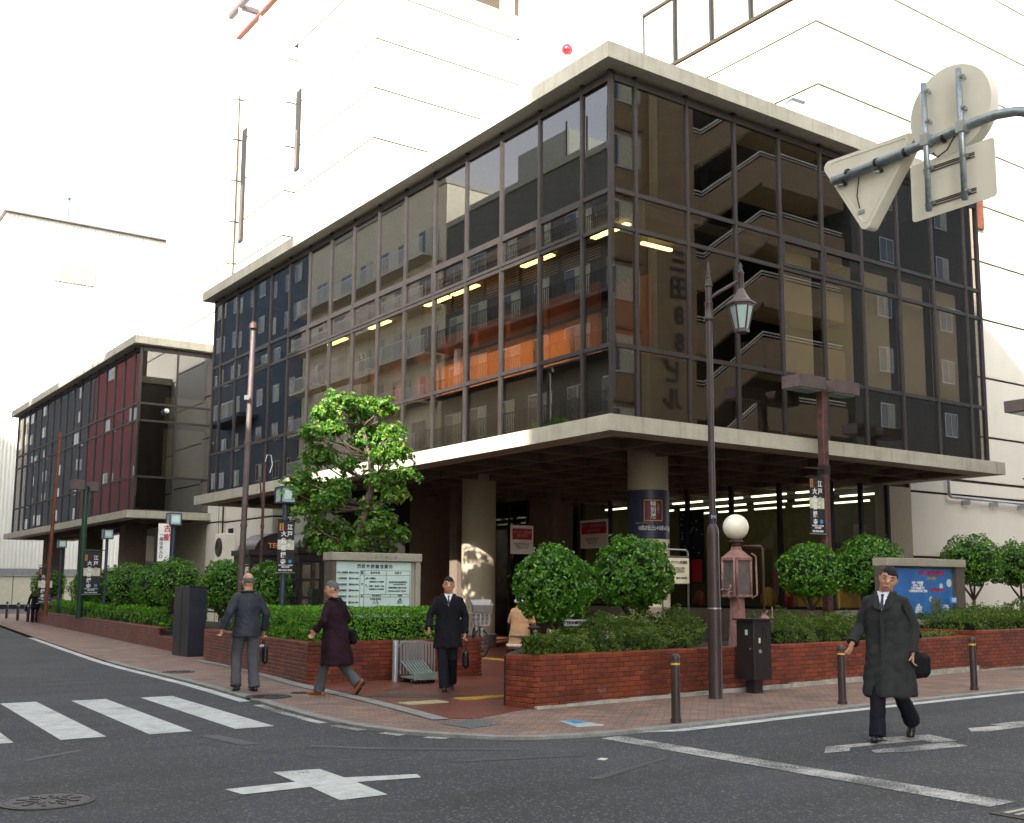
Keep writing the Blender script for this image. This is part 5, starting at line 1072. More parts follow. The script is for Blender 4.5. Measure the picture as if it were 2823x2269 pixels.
# exhibition banners
def banner(c, w, h, side, label, facing='Y-'):
    """c: top centre of the cloth; side: +1/-1 the arm reaches back to a pole on that side"""
    t = thing('exhibition_banner', label, 'banner', (c[0], c[1], c[2]-h), group='black exhibition banners hung on lamp posts'); x, y, z = c
    B().box(x-w/2, x+w/2, y-0.006, y+0.006, z-h, z).build('banner_cloth', 'banner', t)
    B().box(x-w/2, x+w/2, y-0.0085, y+0.0085, z-h*0.56, z-h*0.37).build('picture_strip', 'bannerpic', t)
    B().tube([(x-w/2-0.03, y, z+0.02), (x+w/2+0.05, y, z+0.02)], 0.012, 6).build('top_rod', 'blackmetal', t); B().tube([(x-w/2-0.03, y, z-h-0.01), (x+w/2+0.03, y, z-h-0.01)], 0.012, 6).build('bottom_rod', 'steel', t)
    B().box(x-w/2+0.03, x-w/2+0.115, y-0.009, y-0.007, z-0.19*h, z-0.045*h).build('red_label', 'copperletter', t); text('特\n別\n展', h*0.04, (x-w/2+0.072, y-0.011, z-0.12*h), 'Y-', 'maroon', t)
    s = h*0.115
    for i, chx in enumerate('江戸の'): text(chx, s, (x+w*0.22, y-0.010, z-h*(0.125+0.135*i)), 'Y-', 'inkwhite' if i < 2 else 'inkgrey', t, bold=0.02)
    for i, chx in enumerate('大名菩提寺'): text(chx, s, (x-w*0.16, y-0.012, z-h*(0.26+0.137*i)), 'Y-', 'inkwhite', t, bold=0.02)
    B().cyl((x+w*0.27, y-0.006, z-h*0.79), (x+w*0.27, y-0.010, z-h*0.79), w*0.10, n=16).build('blue_disc', 'bluesticker', t)
    text('10月27日(土)～12月16日\n港郷土資料館', h*0.036, (x, y-0.009, z-h*0.885), 'Y-', 'inkwhite', t, xs=0.8); text('港区立港郷土資料館', h*0.038, (x, y-0.009, z-h*0.965), 'Y-', 'inkwhite', t, xs=0.85)
    return t
banner((18.56, 15.42, 3.98), 0.46, 1.20, 1, 'black exhibition banner hanging from the reddish double lamp post'); banner((24.42, 13.9, 4.12), 0.46, 1.2, 1, 'black exhibition banner cut by the right edge of the photo')
B().tube([(18.25, 15.45, 4.17), (18.83, 15.45, 4.17)], 0.018, 7).build('banner_arm', 'blackmetal', bpy.data.objects['double_lamp_post']); B().tube([(24.1, 13.95, 4.17), (24.86, 13.95, 4.17)], 0.018, 7).build('banner_arm', 'blackmetal', bpy.data.objects['double_lamp_post.001'])
def boxlamp(x, y, label, z0=0.6, h=3.68, s=0.34, arm=0, armz=3.0):
    t = thing('box_lamp', label, 'lamp post', (x, y, z0), group='square box lamps along the left street')
    B().cyl((x, y, z0-0.05), (x, y, h-s+0.03), 0.055, n=12).build('pole', 'bluepole', t, smooth='auto')
    fr = B(); a = s/2; z1 = h; z_ = h-s*0.85
    for sx_ in (-1, 1):
        for sy_ in (-1, 1): fr.box(x+sx_*(a-0.012)-0.014, x+sx_*(a-0.012)+0.014, y+sy_*(a-0.012)-0.014, y+sy_*(a-0.012)+0.014, z_, z1)
    fr.box(x-a, x+a, y-a, y+a, z1, z1+0.03); fr.box(x-a, x+a, y-a, y+a, z_-0.03, z_); fr.build('lamp_frame', 'bluepole', t)
    B().box(x-a+0.02, x+a-0.02, y-a+0.02, y+a-0.02, z_+0.001, z1-0.001).build('lamp_panel', 'lampglass', t); B().box(x-a*0.6, x+a*0.6, y-a+0.01, y-a+0.019, z_+0.05, z1-0.05).build('inner_frame', 'board', t)
    if arm: B().tube([(x, y-0.06, armz), (x+arm, y-0.06, armz)], 0.016, 6).build('banner_arm', 'bluepole', t)
    return t
boxlamp(9.30, 21.8, 'blue grey box lamp standing behind the bright square hedge', arm=0.0); banner((9.30, 21.70, 2.99), 0.36, 1.06, 0, 'black exhibition banner on the nearest box lamp behind the hedge')
boxlamp(10.0, 31.2, 'box lamp above the black slab box with the white notice strip', z0=0.5); boxlamp(10.8, 41.0, 'third box lamp along the left street', z0=0.5, arm=-0.75, armz=2.95); boxlamp(11.5, 50.8, 'farthest box lamp along the left street', z0=0.5, arm=-0.9, armz=2.6)
banner((10.32, 40.95, 2.86), 0.56, 1.45, 1, 'black exhibition banner on the third box lamp down the left street'); banner((10.92, 50.75, 2.5), 0.56, 1.5, 1, 'black exhibition banner farthest down the left street')
t = thing('white_notice_strip', 'white vertical notice with red characters beside the second box lamp', 'sign', (9.72, 31.1, 2.5)); B().box(9.55, 9.88, 31.08, 31.12, 2.35, 3.40).build('notice_sheet', 'white', t)
for i, chx in enumerate('古樹'): text(chx, 0.2, (9.79, 31.07, 3.25-0.24*i), 'Y-', 'inkred', t, bold=0.02)
for i, chx in enumerate('一般の方入口'): text(chx, 0.11, (9.64, 31.07, 3.08-0.12*i), 'Y-', 'ink', t)
B().tube([(9.88, 31.15, 3.3), (10.0, 31.2, 3.3)], 0.012, 5).build('bracket', 'bluepole', t)
# bare poles
def barepole(name, label, p0, p1, r, mat, extra=None):
    t = thing(name, label, 'pole', p0); B().tube([p0, tuple((Vector(p0)+Vector(p1))/2), p1], [r*1.15, r, r*0.9], 12).build('pole_shaft', mat, t, smooth='auto')
    z = (p0[2]+p1[2])/2
    for u in (0.35, 0.62): q = Vector(p0).lerp(Vector(p1), u); B().lathe([(r*1.2, -0.04), (r*1.25, 0), (r*1.2, 0.04)], tuple(q), 12).build('joint_ring', mat, t)
    return t
t = barepole('bare_pole', 'bare faded brown pole with a broken top rising in front of the glass', (9.35, 24.3, 0.55), (9.42, 24.25, 7.62), 0.066, 'mauve'); B().lathe([(0.09, 0), (0.085, 0.1), (0.03, 0.16)], (9.39, 24.2, 7.6), 10).build('broken_cap', 'rust', t); B().box(9.24, 9.32, 24.1, 24.2, 5.9, 6.0).build('junction_box', 'steel', t)
t = barepole('thin_pole', 'thin brown pole with a wire loop beside the bare faded pole', (9.9, 24.5, 0.55), (9.95, 24.6, 4.55), 0.035, 'rust'); B().tube([(9.95, 24.6, 4.5), (10.0, 24.6, 4.72), (10.1, 24.6, 4.72), (10.14, 24.6, 4.5), (10.08, 24.6, 4.3)], 0.010, 5).build('wire_loop', 'white', t); B().tube([(9.93, 24.6, 3.4), (9.84, 24.6, 4.2)], 0.02, 6).build('branch', 'rust', t)
barepole('orange_pole', 'leaning orange rust coloured pole down the left street', (10.35, 47.8, 0.5), (10.55, 48.0, 8.0), 0.075, 'orangerust')
t = barepole('green_pole', 'dark green pole with two grey box lamps down the left street', (10.6, 43.5, 0.5), (10.6, 43.5, 5.4), 0.11, 'greenpaint'); B().box(10.05, 10.5, 43.3, 43.7, 5.3, 5.65).build('lamp_head', 'mauve', t); B().box(10.68, 11.0, 43.3, 43.7, 5.25, 5.6).build('lamp_head', 'mauve', t)
# black slab box
t = thing('slab_box', 'tall plain black slab box standing between the two left planters', 'cabinet', (8.85, 26.2, 0.03)); B().bbox(8.66, 9.06, 25.62, 26.72, 0.03, 1.62, 0.01).build('casing', 'slate', t); B().box(8.655, 9.065, 25.61, 26.73, 1.621, 1.65).build('lid', 'slate', t); B().box(8.652, 8.659, 26.15, 26.16, 0.1, 1.55).build('door_seam', 'black', t)
# library notice board
t = thing('notice_board', 'pale blue library opening hours board in a stone frame behind the hedge', 'notice board', (10.3, 19.6, 0.6)); yb = 19.5
B().bbox(9.30, 11.28, yb-0.03, yb+0.40, 2.13, 2.29, 0.01).build('top_beam', 'boardstone', t); B().box(11.15, 11.26, yb, yb+0.36, 0.6, 2.129).build('frame_post', 'boardstone', t); B().box(9.32, 9.40, yb, yb+0.36, 0.6, 2.129).build('frame_post', 'boardside', t)
B().box(9.401, 11.149, yb+0.06, yb+0.30, 0.95, 2.129).build('case', 'boardstone', t); B().box(9.42, 11.06, yb+0.045, yb+0.059, 1.0, 2.11).build('board_panel', 'board', t)
yt = yb+0.042
text('みなと区立図書館', 0.07, (10.3, yb-0.034, 2.21), 'Y-', 'inkgrey', t, spacing=2.0)
text('港区立図書館案内', 0.085, (10.25, yt, 2.02), 'Y-', 'ink', t, spacing=1.35, bold=0.025)
for i, (a, b_) in enumerate((('みなと図書館', '☎3437-6621'), ('三田図書館', '☎3452-4951'), ('麻布図書館', '☎3585-9225'), ('赤坂図書館', '☎3408-5090'), ('高輪図書館', '☎5421-7617'), ('港南図書館', '☎3458-1085'))):
    z = 1.90-0.115*i; text(a, 0.045, (9.55, yt, z), 'Y-', 'ink', t, bold=0.02, xs=0.9); text(b_, 0.045, (9.80, yt, z), 'Y-', 'ink', t, bold=0.02, xs=0.85)
    text('サービスコーナー', 0.022, (9.56, yt, z-0.045), 'Y-', 'inkgrey', t)
B().box(9.70, 9.92, yt-0.001, yt+0.001, 1.415, 1.46).build('highlight', 'cream', t)
def rule(x0, x1, z0, z1): B().box(x0, x1, yt-0.001, yt+0.002, z0, z1).build('rule', 'ink', t)
for z in (1.945, 1.855, 1.48, 1.43): rule(9.93, 11.04, z-0.0035, z+0.0035)
for x in (9.93, 10.02, 11.04): rule(x-0.003, x+0.003, 1.0, 1.94)
rule(10.50, 10.506, 1.48, 1.94); rule(10.60, 10.606, 1.43, 1.48)
for s, x, z, sz in (('図書\n館名', 9.975, 1.90, 0.03), ('全', 9.975, 1.68, 0.05), ('館', 9.975, 1.44, 0.05), ('開 館 時 間', 10.26, 1.90, 0.045), ('休 館 日', 10.77, 1.90, 0.045), ('月～金曜日', 10.17, 1.79, 0.045), ('午前9時から午後8時', 10.29, 1.725, 0.04), ('土・日曜日・祝日等・12/28', 10.26, 1.64, 0.035), ('午前9時から午後5時', 10.29, 1.58, 0.04),
                    ('毎月第3木曜日(館内整理日)', 10.77, 1.72, 0.036), ('(12月は第1木曜日が休館日です)', 10.80, 1.675, 0.022), ('特別整理期間 (年間15日以内)', 10.76, 1.61, 0.034), ('年末年始 (12月29日～1月3日)', 10.75, 1.545, 0.034), ('貸 出 資 料 名', 10.30, 1.456, 0.036), ('貸出数', 10.82, 1.456, 0.036), ('本 雑誌 紙芝居\nＣ  Ｄ\nビ デ オ', 10.28, 1.35, 0.04), ('10冊\n5点まで\n2点まで', 10.82, 1.35, 0.036)):
    text(s, sz, (x, yt, z), 'Y-', 'ink', t, bold=0.02, xs=0.92)
text('①\n②', 0.034, (10.06, yt, 1.72), 'Y-', 'ink', t, line=3.2)
# blue notice board on the right
t = thing('notice_board', 'brown stone notice board with a bright blue poster by the pale wall', 'notice board', (21.3, 14.6, 0.8)); yb = 14.5
B().bbox(19.6, 22.45, yb-0.03, yb+0.35, 2.10, 2.27, 0.01).build('top_beam', 'boardstone', t); B().bbox(19.6, 22.45, yb-0.03, yb+0.35, 0.84, 0.97, 0.01).build('bottom_beam', 'boardstone', t)
B().box(22.1, 22.42, yb, yb+0.3, 0.971, 2.099).box(19.6, 19.8, yb, yb+0.3, 0.6, 2.099).build('frame_post', 'boardside', t) ; B().box(22.12, 22.4, yb+0.02, yb+0.28, 0.7, 0.839).build('foot', 'boardside', t)
B().box(19.801, 22.099, yb+0.08, yb+0.28, 0.971, 2.099).build('case', 'boardside', t); B().box(19.9, 22.02, yb+0.06, yb+0.079, 1.0, 2.06).build('poster', 'posterblue', t); yt = yb+0.056
text('みなと科学館企画展', 0.10, (21.25, yt, 1.96), 'Y-', 'inkred', t, bold=0.04); text('天体観測', 0.075, (21.25, yt, 1.84), 'Y-', surf('green_print', (0.05, 0.4, 0.15), 0.5).name if False else 'tactile', t, bold=0.02)
text('日時・平成24年\n月曜日・休館\n午前十時開演です\n三田図書館の行事ご案内', 0.06, (20.75, yt, 1.66), 'Y-', 'inkwhite', t, bold=0.02); text('◇星空観察会◇', 0.08, (21.45, yt, 1.60), 'Y-', 'inkred', t, bold=0.03)
text('会場\n三田図書館\n3階集会室\n申込み不要', 0.05, (20.75, yt, 1.20), 'Y-', 'inkwhite', t); text('定員百名\n小学生以上\n入場無料', 0.05, (21.75, yt, 1.20), 'Y-', 'inkwhite', t)
for x, z, s in ((21.9, 1.75, 0.09), (21.6, 1.68, 0.06), (21.2, 1.4, 0.06), (20.9, 1.75, 0.04)): B().cyl((x, yt+0.002, z), (x, yt-0.001, z), s, n=18).build('printed_bubble', 'board', t)
B().box(21.2, 21.55, yt-0.004, yt, 1.07, 1.42).build('photo_print', surf('dark_photo_print', (0.10, 0.11, 0.07), 0.4, var=0.9, scale=9), t); B().box(21.85, 22.2, yt-0.03, yt-0.026, 1.30, 1.45).build('cyan_slip', 'bluesticker', t); text('本日開催\n三階集会室', 0.045, (22.02, yt-0.032, 1.375), 'Y-', 'inkwhite', t)
# small information stand
t = thing('information_stand', 'small cream information card on a tube stand left of the dark lamp post', 'sign', (14.3, 15.2, 0.65))
B().tube([(13.95, 15.25, 0.6), (13.95, 15.25, 2.28), (14.0, 15.25, 2.33), (14.55, 15.25, 2.33), (14.6, 15.25, 2.28), (14.6, 15.25, 0.6)], 0.018, 8).build('stand_frame', 'steel', t, smooth=True)
B().bbox(14.0, 14.58, 15.19, 15.22, 1.68, 2.21, 0.005).build('card_back', 'boardside', t); B().box(14.02, 14.56, 15.175, 15.189, 1.70, 2.17).build('card', 'cream', t)
text('ガソリン計量機', 0.06, (14.30, 15.17, 2.09), 'Y-', 'ink', t, bold=0.02); text('大正時代から昭和に\nかけて使用された\n手動式の計量機です', 0.035, (14.3, 15.17, 1.95), 'Y-', 'inkgrey', t); text('港区立三田図書館', 0.035, (14.36, 15.17, 1.80), 'Y-', 'ink', t)
# phone booths with arched roofs
def booth(x0, y0, label, txt):
    t = thing('phone_booth', label, 'phone booth', (x0+0.9, y0+0.6, 0)); w, d = 1.75, 1.1
    arc = [(x0+w/2+w/2*math.cos(a)*0.84, 2.56+0.42*math.sin(a)) for a in [math.pi*k/16 for k in range(17)]]
    B().vprism([(x, z) for x, z in arc], y0, y0+d).build('arched_roof', 'blackmetal', t)
    b = B(); n = 16; vs = []
    for k in range(n+1):
        a = math.pi*k/n
        for yy in (y0-0.06, y0+d): vs.append((x0+w/2+w/2*math.cos(a)*0.9, yy, 2.555+0.455*math.sin(a)))
        for yy in (y0-0.06, y0+d): vs.append((x0+w/2+w/2*math.cos(a)*0.86, yy, 2.555+0.43*math.sin(a)))
    for k in range(n):
        q = 4*k; b_ = q+4; b.f += [(q, b_, b_+1, q+1), (q+2, q+3, b_+3, b_+2), (q, q+2, b_+2, b_), (q+1, b_+1, b_+3, q+3)]
    b.v = vs; b.build('roof_shell', 'brownpaint', t, smooth='auto')
    B().box(x0-0.06, x0+w+0.06, y0-0.04, y0+d+0.04, 2.42, 2.555).build('cornice', 'blackmetal', t); B().box(x0, x0+w, y0, y0+d, 2.25, 2.419).build('head_panel', 'blackmetal', t)
    for x in (x0+0.05, x0+0.60, x0+1.15, x0+w-0.05): B().box(x-0.05, x+0.05, y0, y0+0.09, 0.03, 2.249).build('post', 'blackmetal', t)
    for x in (x0+0.05, x0+w-0.05): B().box(x-0.05, x+0.05, y0+d-0.09, y0+d, 0.03, 2.249).build('post', 'blackmetal', t)
    for z in (0.1, 0.52, 0.94, 1.36, 1.78, 2.2): B().box(x0+0.101, x0+w-0.101, y0+0.02, y0+0.07, z, z+0.05).build('glazing_bar', 'blackmetal', t); B().box(x0+0.02, x0+0.07, y0+0.091, y0+d-0.091, z, z+0.05).build('glazing_bar', 'blackmetal', t)
    B().box(x0+0.10, x0+w-0.10, y0+0.04, y0+0.045, 0.1, 2.24).build('booth_glass', 'clearglass', t); B().box(x0+0.7, x0+1.1, y0+d-0.35, y0+d-0.1, 1.0, 1.6).build('telephone', 'greenpaint', t); B().box(x0+0.1, x0+w-0.1, y0+d-0.5, y0+d-0.1, 0.7, 0.8).build('shelf', 'white', t)
    for k in range(6): B().box(x0+0.66+0.07*k, x0+0.71+0.07*k, y0+d-0.4, y0+d-0.15, 0.801, 1.1).build('phone_book', 'cream', t)
    text(txt, 0.165, (x0+w/2+0.05, y0-0.066, 2.66), 'Y-', 'copperletter', t, bold=0.02, spacing=1.12); return t
booth(10.62, 24.0, 'dark arched phone booth lettered in orange behind the notice board', 'TELEPHONE'); booth(10.35, 26.3, 'second dark arched phone booth half hidden behind the first', 'TELEPHONE')
# luggage trolleys nested together
t = thing('trolley_post', 'short grey steel post at the left end of the nested luggage trolleys', 'post', (9.16, 16.66, 0.036)); B().lathe([(0.052, 0.036), (0.052, 0.70), (0.045, 0.72)], (9.16, 16.66, 0), 18).build('post_tube', 'galv', t, smooth='auto'); B().tube([(9.2, 16.66, 0.60), (9.28, 16.64, 0.70), (9.40, 16.62, 0.70)], 0.017, 7).build('hook_bar', 'galv', t, smooth=True)
def trolley(label):
    t = thing('luggage_trolley', label, 'trolley', (0, 0, 0), group='luggage trolleys nested beside the planter')
    # local frame: +y is the back panel, nested along +x
    f = B(); f.tube([(0, 0.18, 0.12), (0, 0.20, 0.64), (0, 0.22, 0.67), (0.26, 0.22, 0.62), (0.26, 0.20, 0.10)], 0.015, 6)
    for k in range(4): f.tube([(0.02+k*0.065, 0.20, 0.28), (0.02+k*0.065, 0.215, 0.64)], 0.010, 5)
    f.build('wire_back', 'cartwire', t, local=True)
    b = B(); n = 7; vs = []
    for k in range(n):
        u = k/(n-1); y = 0.18-0.46*u; z = 0.36-0.20*math.sin(u*math.pi/2)+0.03*math.sin(u*math.pi); vs += [(0.0, y, z), (0.020, y, z-0.002), (0.0, y, z-0.03), (0.020, y, z-0.032)]
    for k in range(n-1): q = 4*k; b.f += [(q, q+1, q+5, q+4), (q+2, q+6, q+7, q+3), (q, q+4, q+6, q+2), (q+1, q+3, q+7, q+5)]
    b.v = vs; b.box(0.0, 0.05, -0.335, -0.31, 0.03+0.03, 0.18); b.box(0.0, 0.05, -0.31, 0.18, 0.075, 0.10); b.build('tray', 'cart', t, local=True)
    w = B(); w.cyl((0.0, -0.25, 0.042), (0.022, -0.25, 0.042), 0.042, n=12); w.build('wheel', 'rubber', t, local=True); w = B(); w.cyl((0.0, 0.12, 0.042), (0.022, 0.12, 0.042), 0.042, n=12); w.build('wheel', 'rubber', t, local=True)
    w = B(); w.cyl((-0.004, -0.25, 0.042), (0.024, -0.25, 0.042), 0.022, n=10); w.build('hub', 'steel', t, local=True); return t
T0 = trolley('leftmost luggage trolley of the nested row, next to the grey post'); ordn = ['leftmost', 'second', 'third', 'fourth', 'fifth', 'sixth', 'seventh', 'rightmost']
for i in range(8):
    o = T0 if i == 0 else copytree(T0); o.location = (9.22+0.052*i, 16.42-0.008*i, 0.036); o.rotation_euler = (0, 0, R_(-4))
    if i: o['label'] = ('%s luggage trolley from the grey post in the nested row' % ordn[i]) if i < 7 else 'rightmost luggage trolley of the nested row, farthest from the grey post'
# road sign arm with three signs seen from behind
X = 7.6
t = thing('sign_arm', 'curved galvanised steel arm and post holding three road signs at top right', 'sign post', (X, 1.2, 0)); B().tube([(X, 6.01, 5.16), (X, 5.0, 5.19), (X, 4.5, 5.205), (X, 4.2, 5.15), (X, 3.9, 5.0), (X, 3.2, 4.3), (X, 1.3, 2.0), (X, 1.2, 0)] if False else [(X, 6.02, 5.15), (X, 5.0, 5.185), (X, 4.62, 5.205), (X, 4.45, 5.20), (X, 4.3, 5.17), (X, 4.0, 5.05), (X, 3.0, 4.55), (X, 1.6, 3.9), (X, 1.2, 3.5), (X, 1.15, 2.9), (X, 1.15, 0.0)], 0.038, 14).build('arm_tube', 'galv', t, smooth=True)
B().cyl((X, 6.02, 5.15), (X, 6.03, 5.15), 0.041, n=14).build('end_cap', 'galv', t)
for y in (5.05, 4.73):
    b = B().tube([(X-0.045, y, 4.59), (X-0.045, y, 5.67)], 0.024, 12); b.build('hanger_tube', 'galv', t, smooth=True); B().box(X-0.075, X+0.045, y-0.035, y+0.035, 5.14, 5.23).build('tube_clamp', 'steel', t)
for y in (5.85, 5.55, 5.26, 4.9): B().cyl((X, y, 5.17), (X, y+0.025, 5.17), 0.042, n=14).build('band', 'blackmetal', t)
def bolts(t_, ys, zs):
    for y in ys:
        for z in zs:
            B().box(X-0.072, X+0.03, y-0.032, y-0.02, z-0.012, z+0.012).build('clamp_band', 'steel', t_); B().cyl((X-0.05, y-0.05, z), (X-0.05, y-0.028, z), 0.009, n=8).build('bolt', 'steel', t_)
def rounded_poly(pts, r, n=5):
    out = []; m = len(pts)
    for i in range(m):
        p = Vector(pts[i]); a = (Vector(pts[i-1])-p).normalized(); b = (Vector(pts[(i+1) % m])-p).normalized(); ang = a.angle(b); dd = r/math.tan(ang/2); c = p+(a+b).normalized()*(r/math.sin(ang/2)); s = p+a*dd-c; e = p+b*dd-c
        for k in range(n+1):
            q = s.lerp(e, k/n).normalized()*r; out.append((c.x+q.x, c.y+q.y))
    return out
def sheet(t_, name, poly, x0, x1, mat, lip=0.0):
    n = len(poly); vs = [(x0, y, z) for y, z in poly]+[(x1, y, z) for y, z in poly]; B().add(vs, [tuple(range(n)), tuple(reversed(range(n, 2*n)))]+[(i, i+n, (i+1) % n+n, (i+1) % n) for i in range(n)]).build(name, mat, t_)
t = thing('triangle_sign', 'inverted triangle road sign seen from behind, left of the three signs', 'road sign', (X+0.06, 5.7, 4.68))
tri = rounded_poly([(6.20, 5.375), (5.17, 5.345), (5.74, 4.60)], 0.055); sheet(t, 'sign_box', tri, X+0.045, X+0.165, 'signback'); tri2 = rounded_poly([(6.13, 5.345), (5.24, 5.315), (5.735, 4.67)], 0.04)
b = B(); n = len(tri); b.tube([(X+0.043, y, z) for y, z in tri2]+[(X+0.043, *tri2[0])], 0.004, 5); b.build('pressed_rim', 'signback', t); sheet(t, 'sign_face', rounded_poly([(6.17, 5.36), (5.2, 5.33), (5.74, 4.63)], 0.05), X+0.166, X+0.17, 'inkred')
B().tube([(X+0.03, 5.77, 5.12), (X+0.03, 5.80, 4.95), (X+0.035, 5.78, 4.84)], 0.005, 5).build('cable', 'rubber', t); B().box(X+0.036, X+0.044, 5.735, 5.80, 4.79, 4.82).build('terminal_plate', 'steel', t)
for y in (5.93, 5.55): B().box(X-0.03, X+0.044, y-0.02, y+0.02, 5.09, 5.115).build('clamp_band', 'blackmetal', t); B().cyl((X-0.02, y-0.02, 5.08), (X-0.02, y+0.015, 5.08), 0.012, n=8).build('bolt', 'steel', t)
t = thing('round_sign', 'large round road sign seen from behind, above the arm', 'road sign', (X+0.05, 4.86, 5.0)); b = B(); b.cyl((X+0.01, 4.86, 5.39), (X+0.12, 4.86, 5.39), 0.365, n=56); b.build('sign_box', 'signback', t); B().cyl((X+0.121, 4.86, 5.39), (X+0.125, 4.86, 5.39), 0.355, n=48).build('sign_face', 'bluesticker', t); bolts(t, (5.05, 4.73), (5.60, 5.34))
B().tube([(X-0.03, 4.8, 5.14), (X-0.03, 4.87, 5.05), (X, 4.98, 5.03), (X, 5.02, 5.08)], 0.006, 5).build('cable', 'rubber', t)
t = thing('plate_sign', 'rectangular supplementary sign plate seen from behind, hanging under the arm', 'road sign', (X+0.05, 4.89, 4.5)); sheet(t, 'plate', rounded_poly([(5.245, 5.035), (4.49, 5.04), (4.49, 4.565), (5.245, 4.555)], 0.03), X+0.012, X+0.016, 'signback'); bolts(t, (5.05, 4.73), (4.95, 4.66))
for z in (4.95, 4.93, 4.965, 4.66, 4.64, 4.675): B().box(X+0.004, X+0.0115, 4.66, 5.12, z, z+0.006).build('mounting_rail', 'blackmetal', t)
# bicycles
def wheel(b, c, r, ax, tr=0.018):
    N_ = 28; pts = []; ax = Vector(ax).normalized(); u = Vector((0, 0, 1)); v = ax.cross(u)
    for k in range(N_+1): a = 2*math.pi*k/N_; pts.append(Vector(c)+u*r*math.cos(a)+v*r*math.sin(a))
    b.tube(pts, tr, 6, cap=False)
def bicycle(loc, rz, label, steer=0.3, frame='steel'):
    t = thing('bicycle', label, 'bicycle', loc, rz)   # local: rides towards -y
    fw = thing_wheel = B(); c = (0, -0.52, 0.33); d = (math.cos(steer), math.sin(steer), 0); wheel(fw, c, 0.31, d, 0.02); o = fw.build('front_wheel', 'rubber', t, local=True)
    sp = B()
    for k in range(14): a = 2*math.pi*k/14; v = Vector((0, 0, 1)).cross(Vector(d)); sp.tube([c, Vector(c)+Vector((0, 0, 1))*0.3*math.cos(a)+v*0.3*math.sin(a)], 0.0022, 3)
    sp.build('spokes', 'steel', o, local=True, kind='stuff')
    rw = B(); c2 = (0, 0.55, 0.33); wheel(rw, c2, 0.31, (1, 0, 0), 0.02); o = rw.build('rear_wheel', 'rubber', t, local=True); sp = B()
    for k in range(14): a = 2*math.pi*k/14; sp.tube([c2, (0, 0.55+0.3*math.sin(a), 0.33+0.3*math.cos(a))], 0.0022, 3)
    sp.build('spokes', 'steel', o, local=True, kind='stuff')
    f = B(); f.tube([(0, -0.42, 0.85), (0, 0.12, 0.28)], 0.02, 8); f.tube([(0, 0.12, 0.28), (0, 0.24, 0.80)], 0.018, 8); f.tube([(0, -0.41, 0.72), (0, 0.16, 0.42)], 0.015, 8); f.tube([(0.05, 0.55, 0.33), (0.03, 0.12, 0.28)], 0.01, 6); f.tube([(-0.05, 0.55, 0.33), (-0.03, 0.12, 0.28)], 0.01, 6); f.tube([(0.05, 0.55, 0.33), (0.02, 0.22, 0.72)], 0.009, 6); f.tube([(-0.05, 0.55, 0.33), (-0.02, 0.22, 0.72)], 0.009, 6); f.build('frame', frame, t, local=True, smooth=True)
    f = B(); f.tube([(0.05, -0.52, 0.33), (0.05, -0.47, 0.68), (0, -0.45, 0.72), (0, -0.42, 1.0)], 0.011, 7); f.tube([(-0.05, -0.52, 0.33), (-0.05, -0.47, 0.68), (0, -0.45, 0.72)], 0.011, 7); f.build('fork', frame, t, local=True, smooth=True)
    B().tube([(-0.28, -0.22, 1.0), (-0.25, -0.36, 1.02), (0, -0.42, 1.0), (0.25, -0.36, 1.02), (0.28, -0.22, 1.0)], 0.012, 7).build('handlebar', 'steel', t, local=True, smooth=True)
    B().ball((0, 0.26, 0.86), 0.12, 12, 8, (0.8, 1.1, 0.35)).build('saddle', 'rubber', t, local=True, smooth=True); B().cyl((0, 0.24, 0.78), (0, 0.25, 0.84), 0.013).build('seat_post', 'steel', t, local=True)
    k = B(); 
    for z in (0.74, 0.83, 0.92, 1.0): w = 0.15+0.05*(z-0.74)/0.26; k.tube([(-w, -0.50, z), (w, -0.50, z), (w, -0.78, z), (-w, -0.78, z), (-w, -0.50, z)], 0.016, 4)
    for x in (-0.15, -0.05, 0.05, 0.15): k.box(x-0.016, x+0.016, -0.79, -0.77, 0.74, 1.0); k.box(x-0.016, x+0.016, -0.51, -0.49, 0.74, 1.0)
    k.box(-0.15, 0.15, -0.78, -0.5, 0.72, 0.735); k.build('basket', 'cartwire', t, local=True)
    g = B(); g.tube([(0, -0.52+0.345*math.cos(a), 0.33+0.345*math.sin(a)) for a in [0.4+2.2*q/8 for q in range(9)]], 0.022, 4); g.build('mudguard', 'steel', t, local=True); B().ball((0, -0.66, 0.66), 0.045, 10, 8).build('headlight', 'white', t, local=True, smooth=True)
    B().cyl((0.05, 0.12, 0.28), (0.08, 0.12, 0.28), 0.09, n=16).build('crank', 'steel', t, local=True); B().box(0.07, 0.17, 0.10, 0.14, 0.10, 0.13).build('pedal', 'rubber', t, local=True)
    B().box(-0.07, 0.07, 0.38, 0.78, 0.70, 0.72).build('rear_rack', 'steel', t, local=True); B().tube([(0.1, 0.45, 0.3), (0.16, 0.5, 0.03)], 0.01, 6).build('kickstand', 'steel', t, local=True); return t
bk = bicycle((14.2, 21.9, 0.036), R_(-25), 'parked bicycle with a grey child seat basket beside the sunlit column', 0.5)
B().add([(-0.2, -0.5, 1.03), (0.2, -0.5, 1.03), (0.24, -0.42, 1.32), (-0.24, -0.42, 1.32), (-0.2, -0.8, 1.03), (0.2, -0.8, 1.03), (0.24, -0.86, 1.20), (-0.24, -0.86, 1.20)], [(0, 1, 2, 3), (4, 7, 6, 5), (0, 3, 7, 4), (1, 5, 6, 2), (0, 4, 5, 1)]).build('child_seat', 'cartwire', bk, local=True)
bicycle((11.9, 16.1, 0.036), R_(20), 'bicycle with a grey basket held by the person in the tan coat', -0.2)
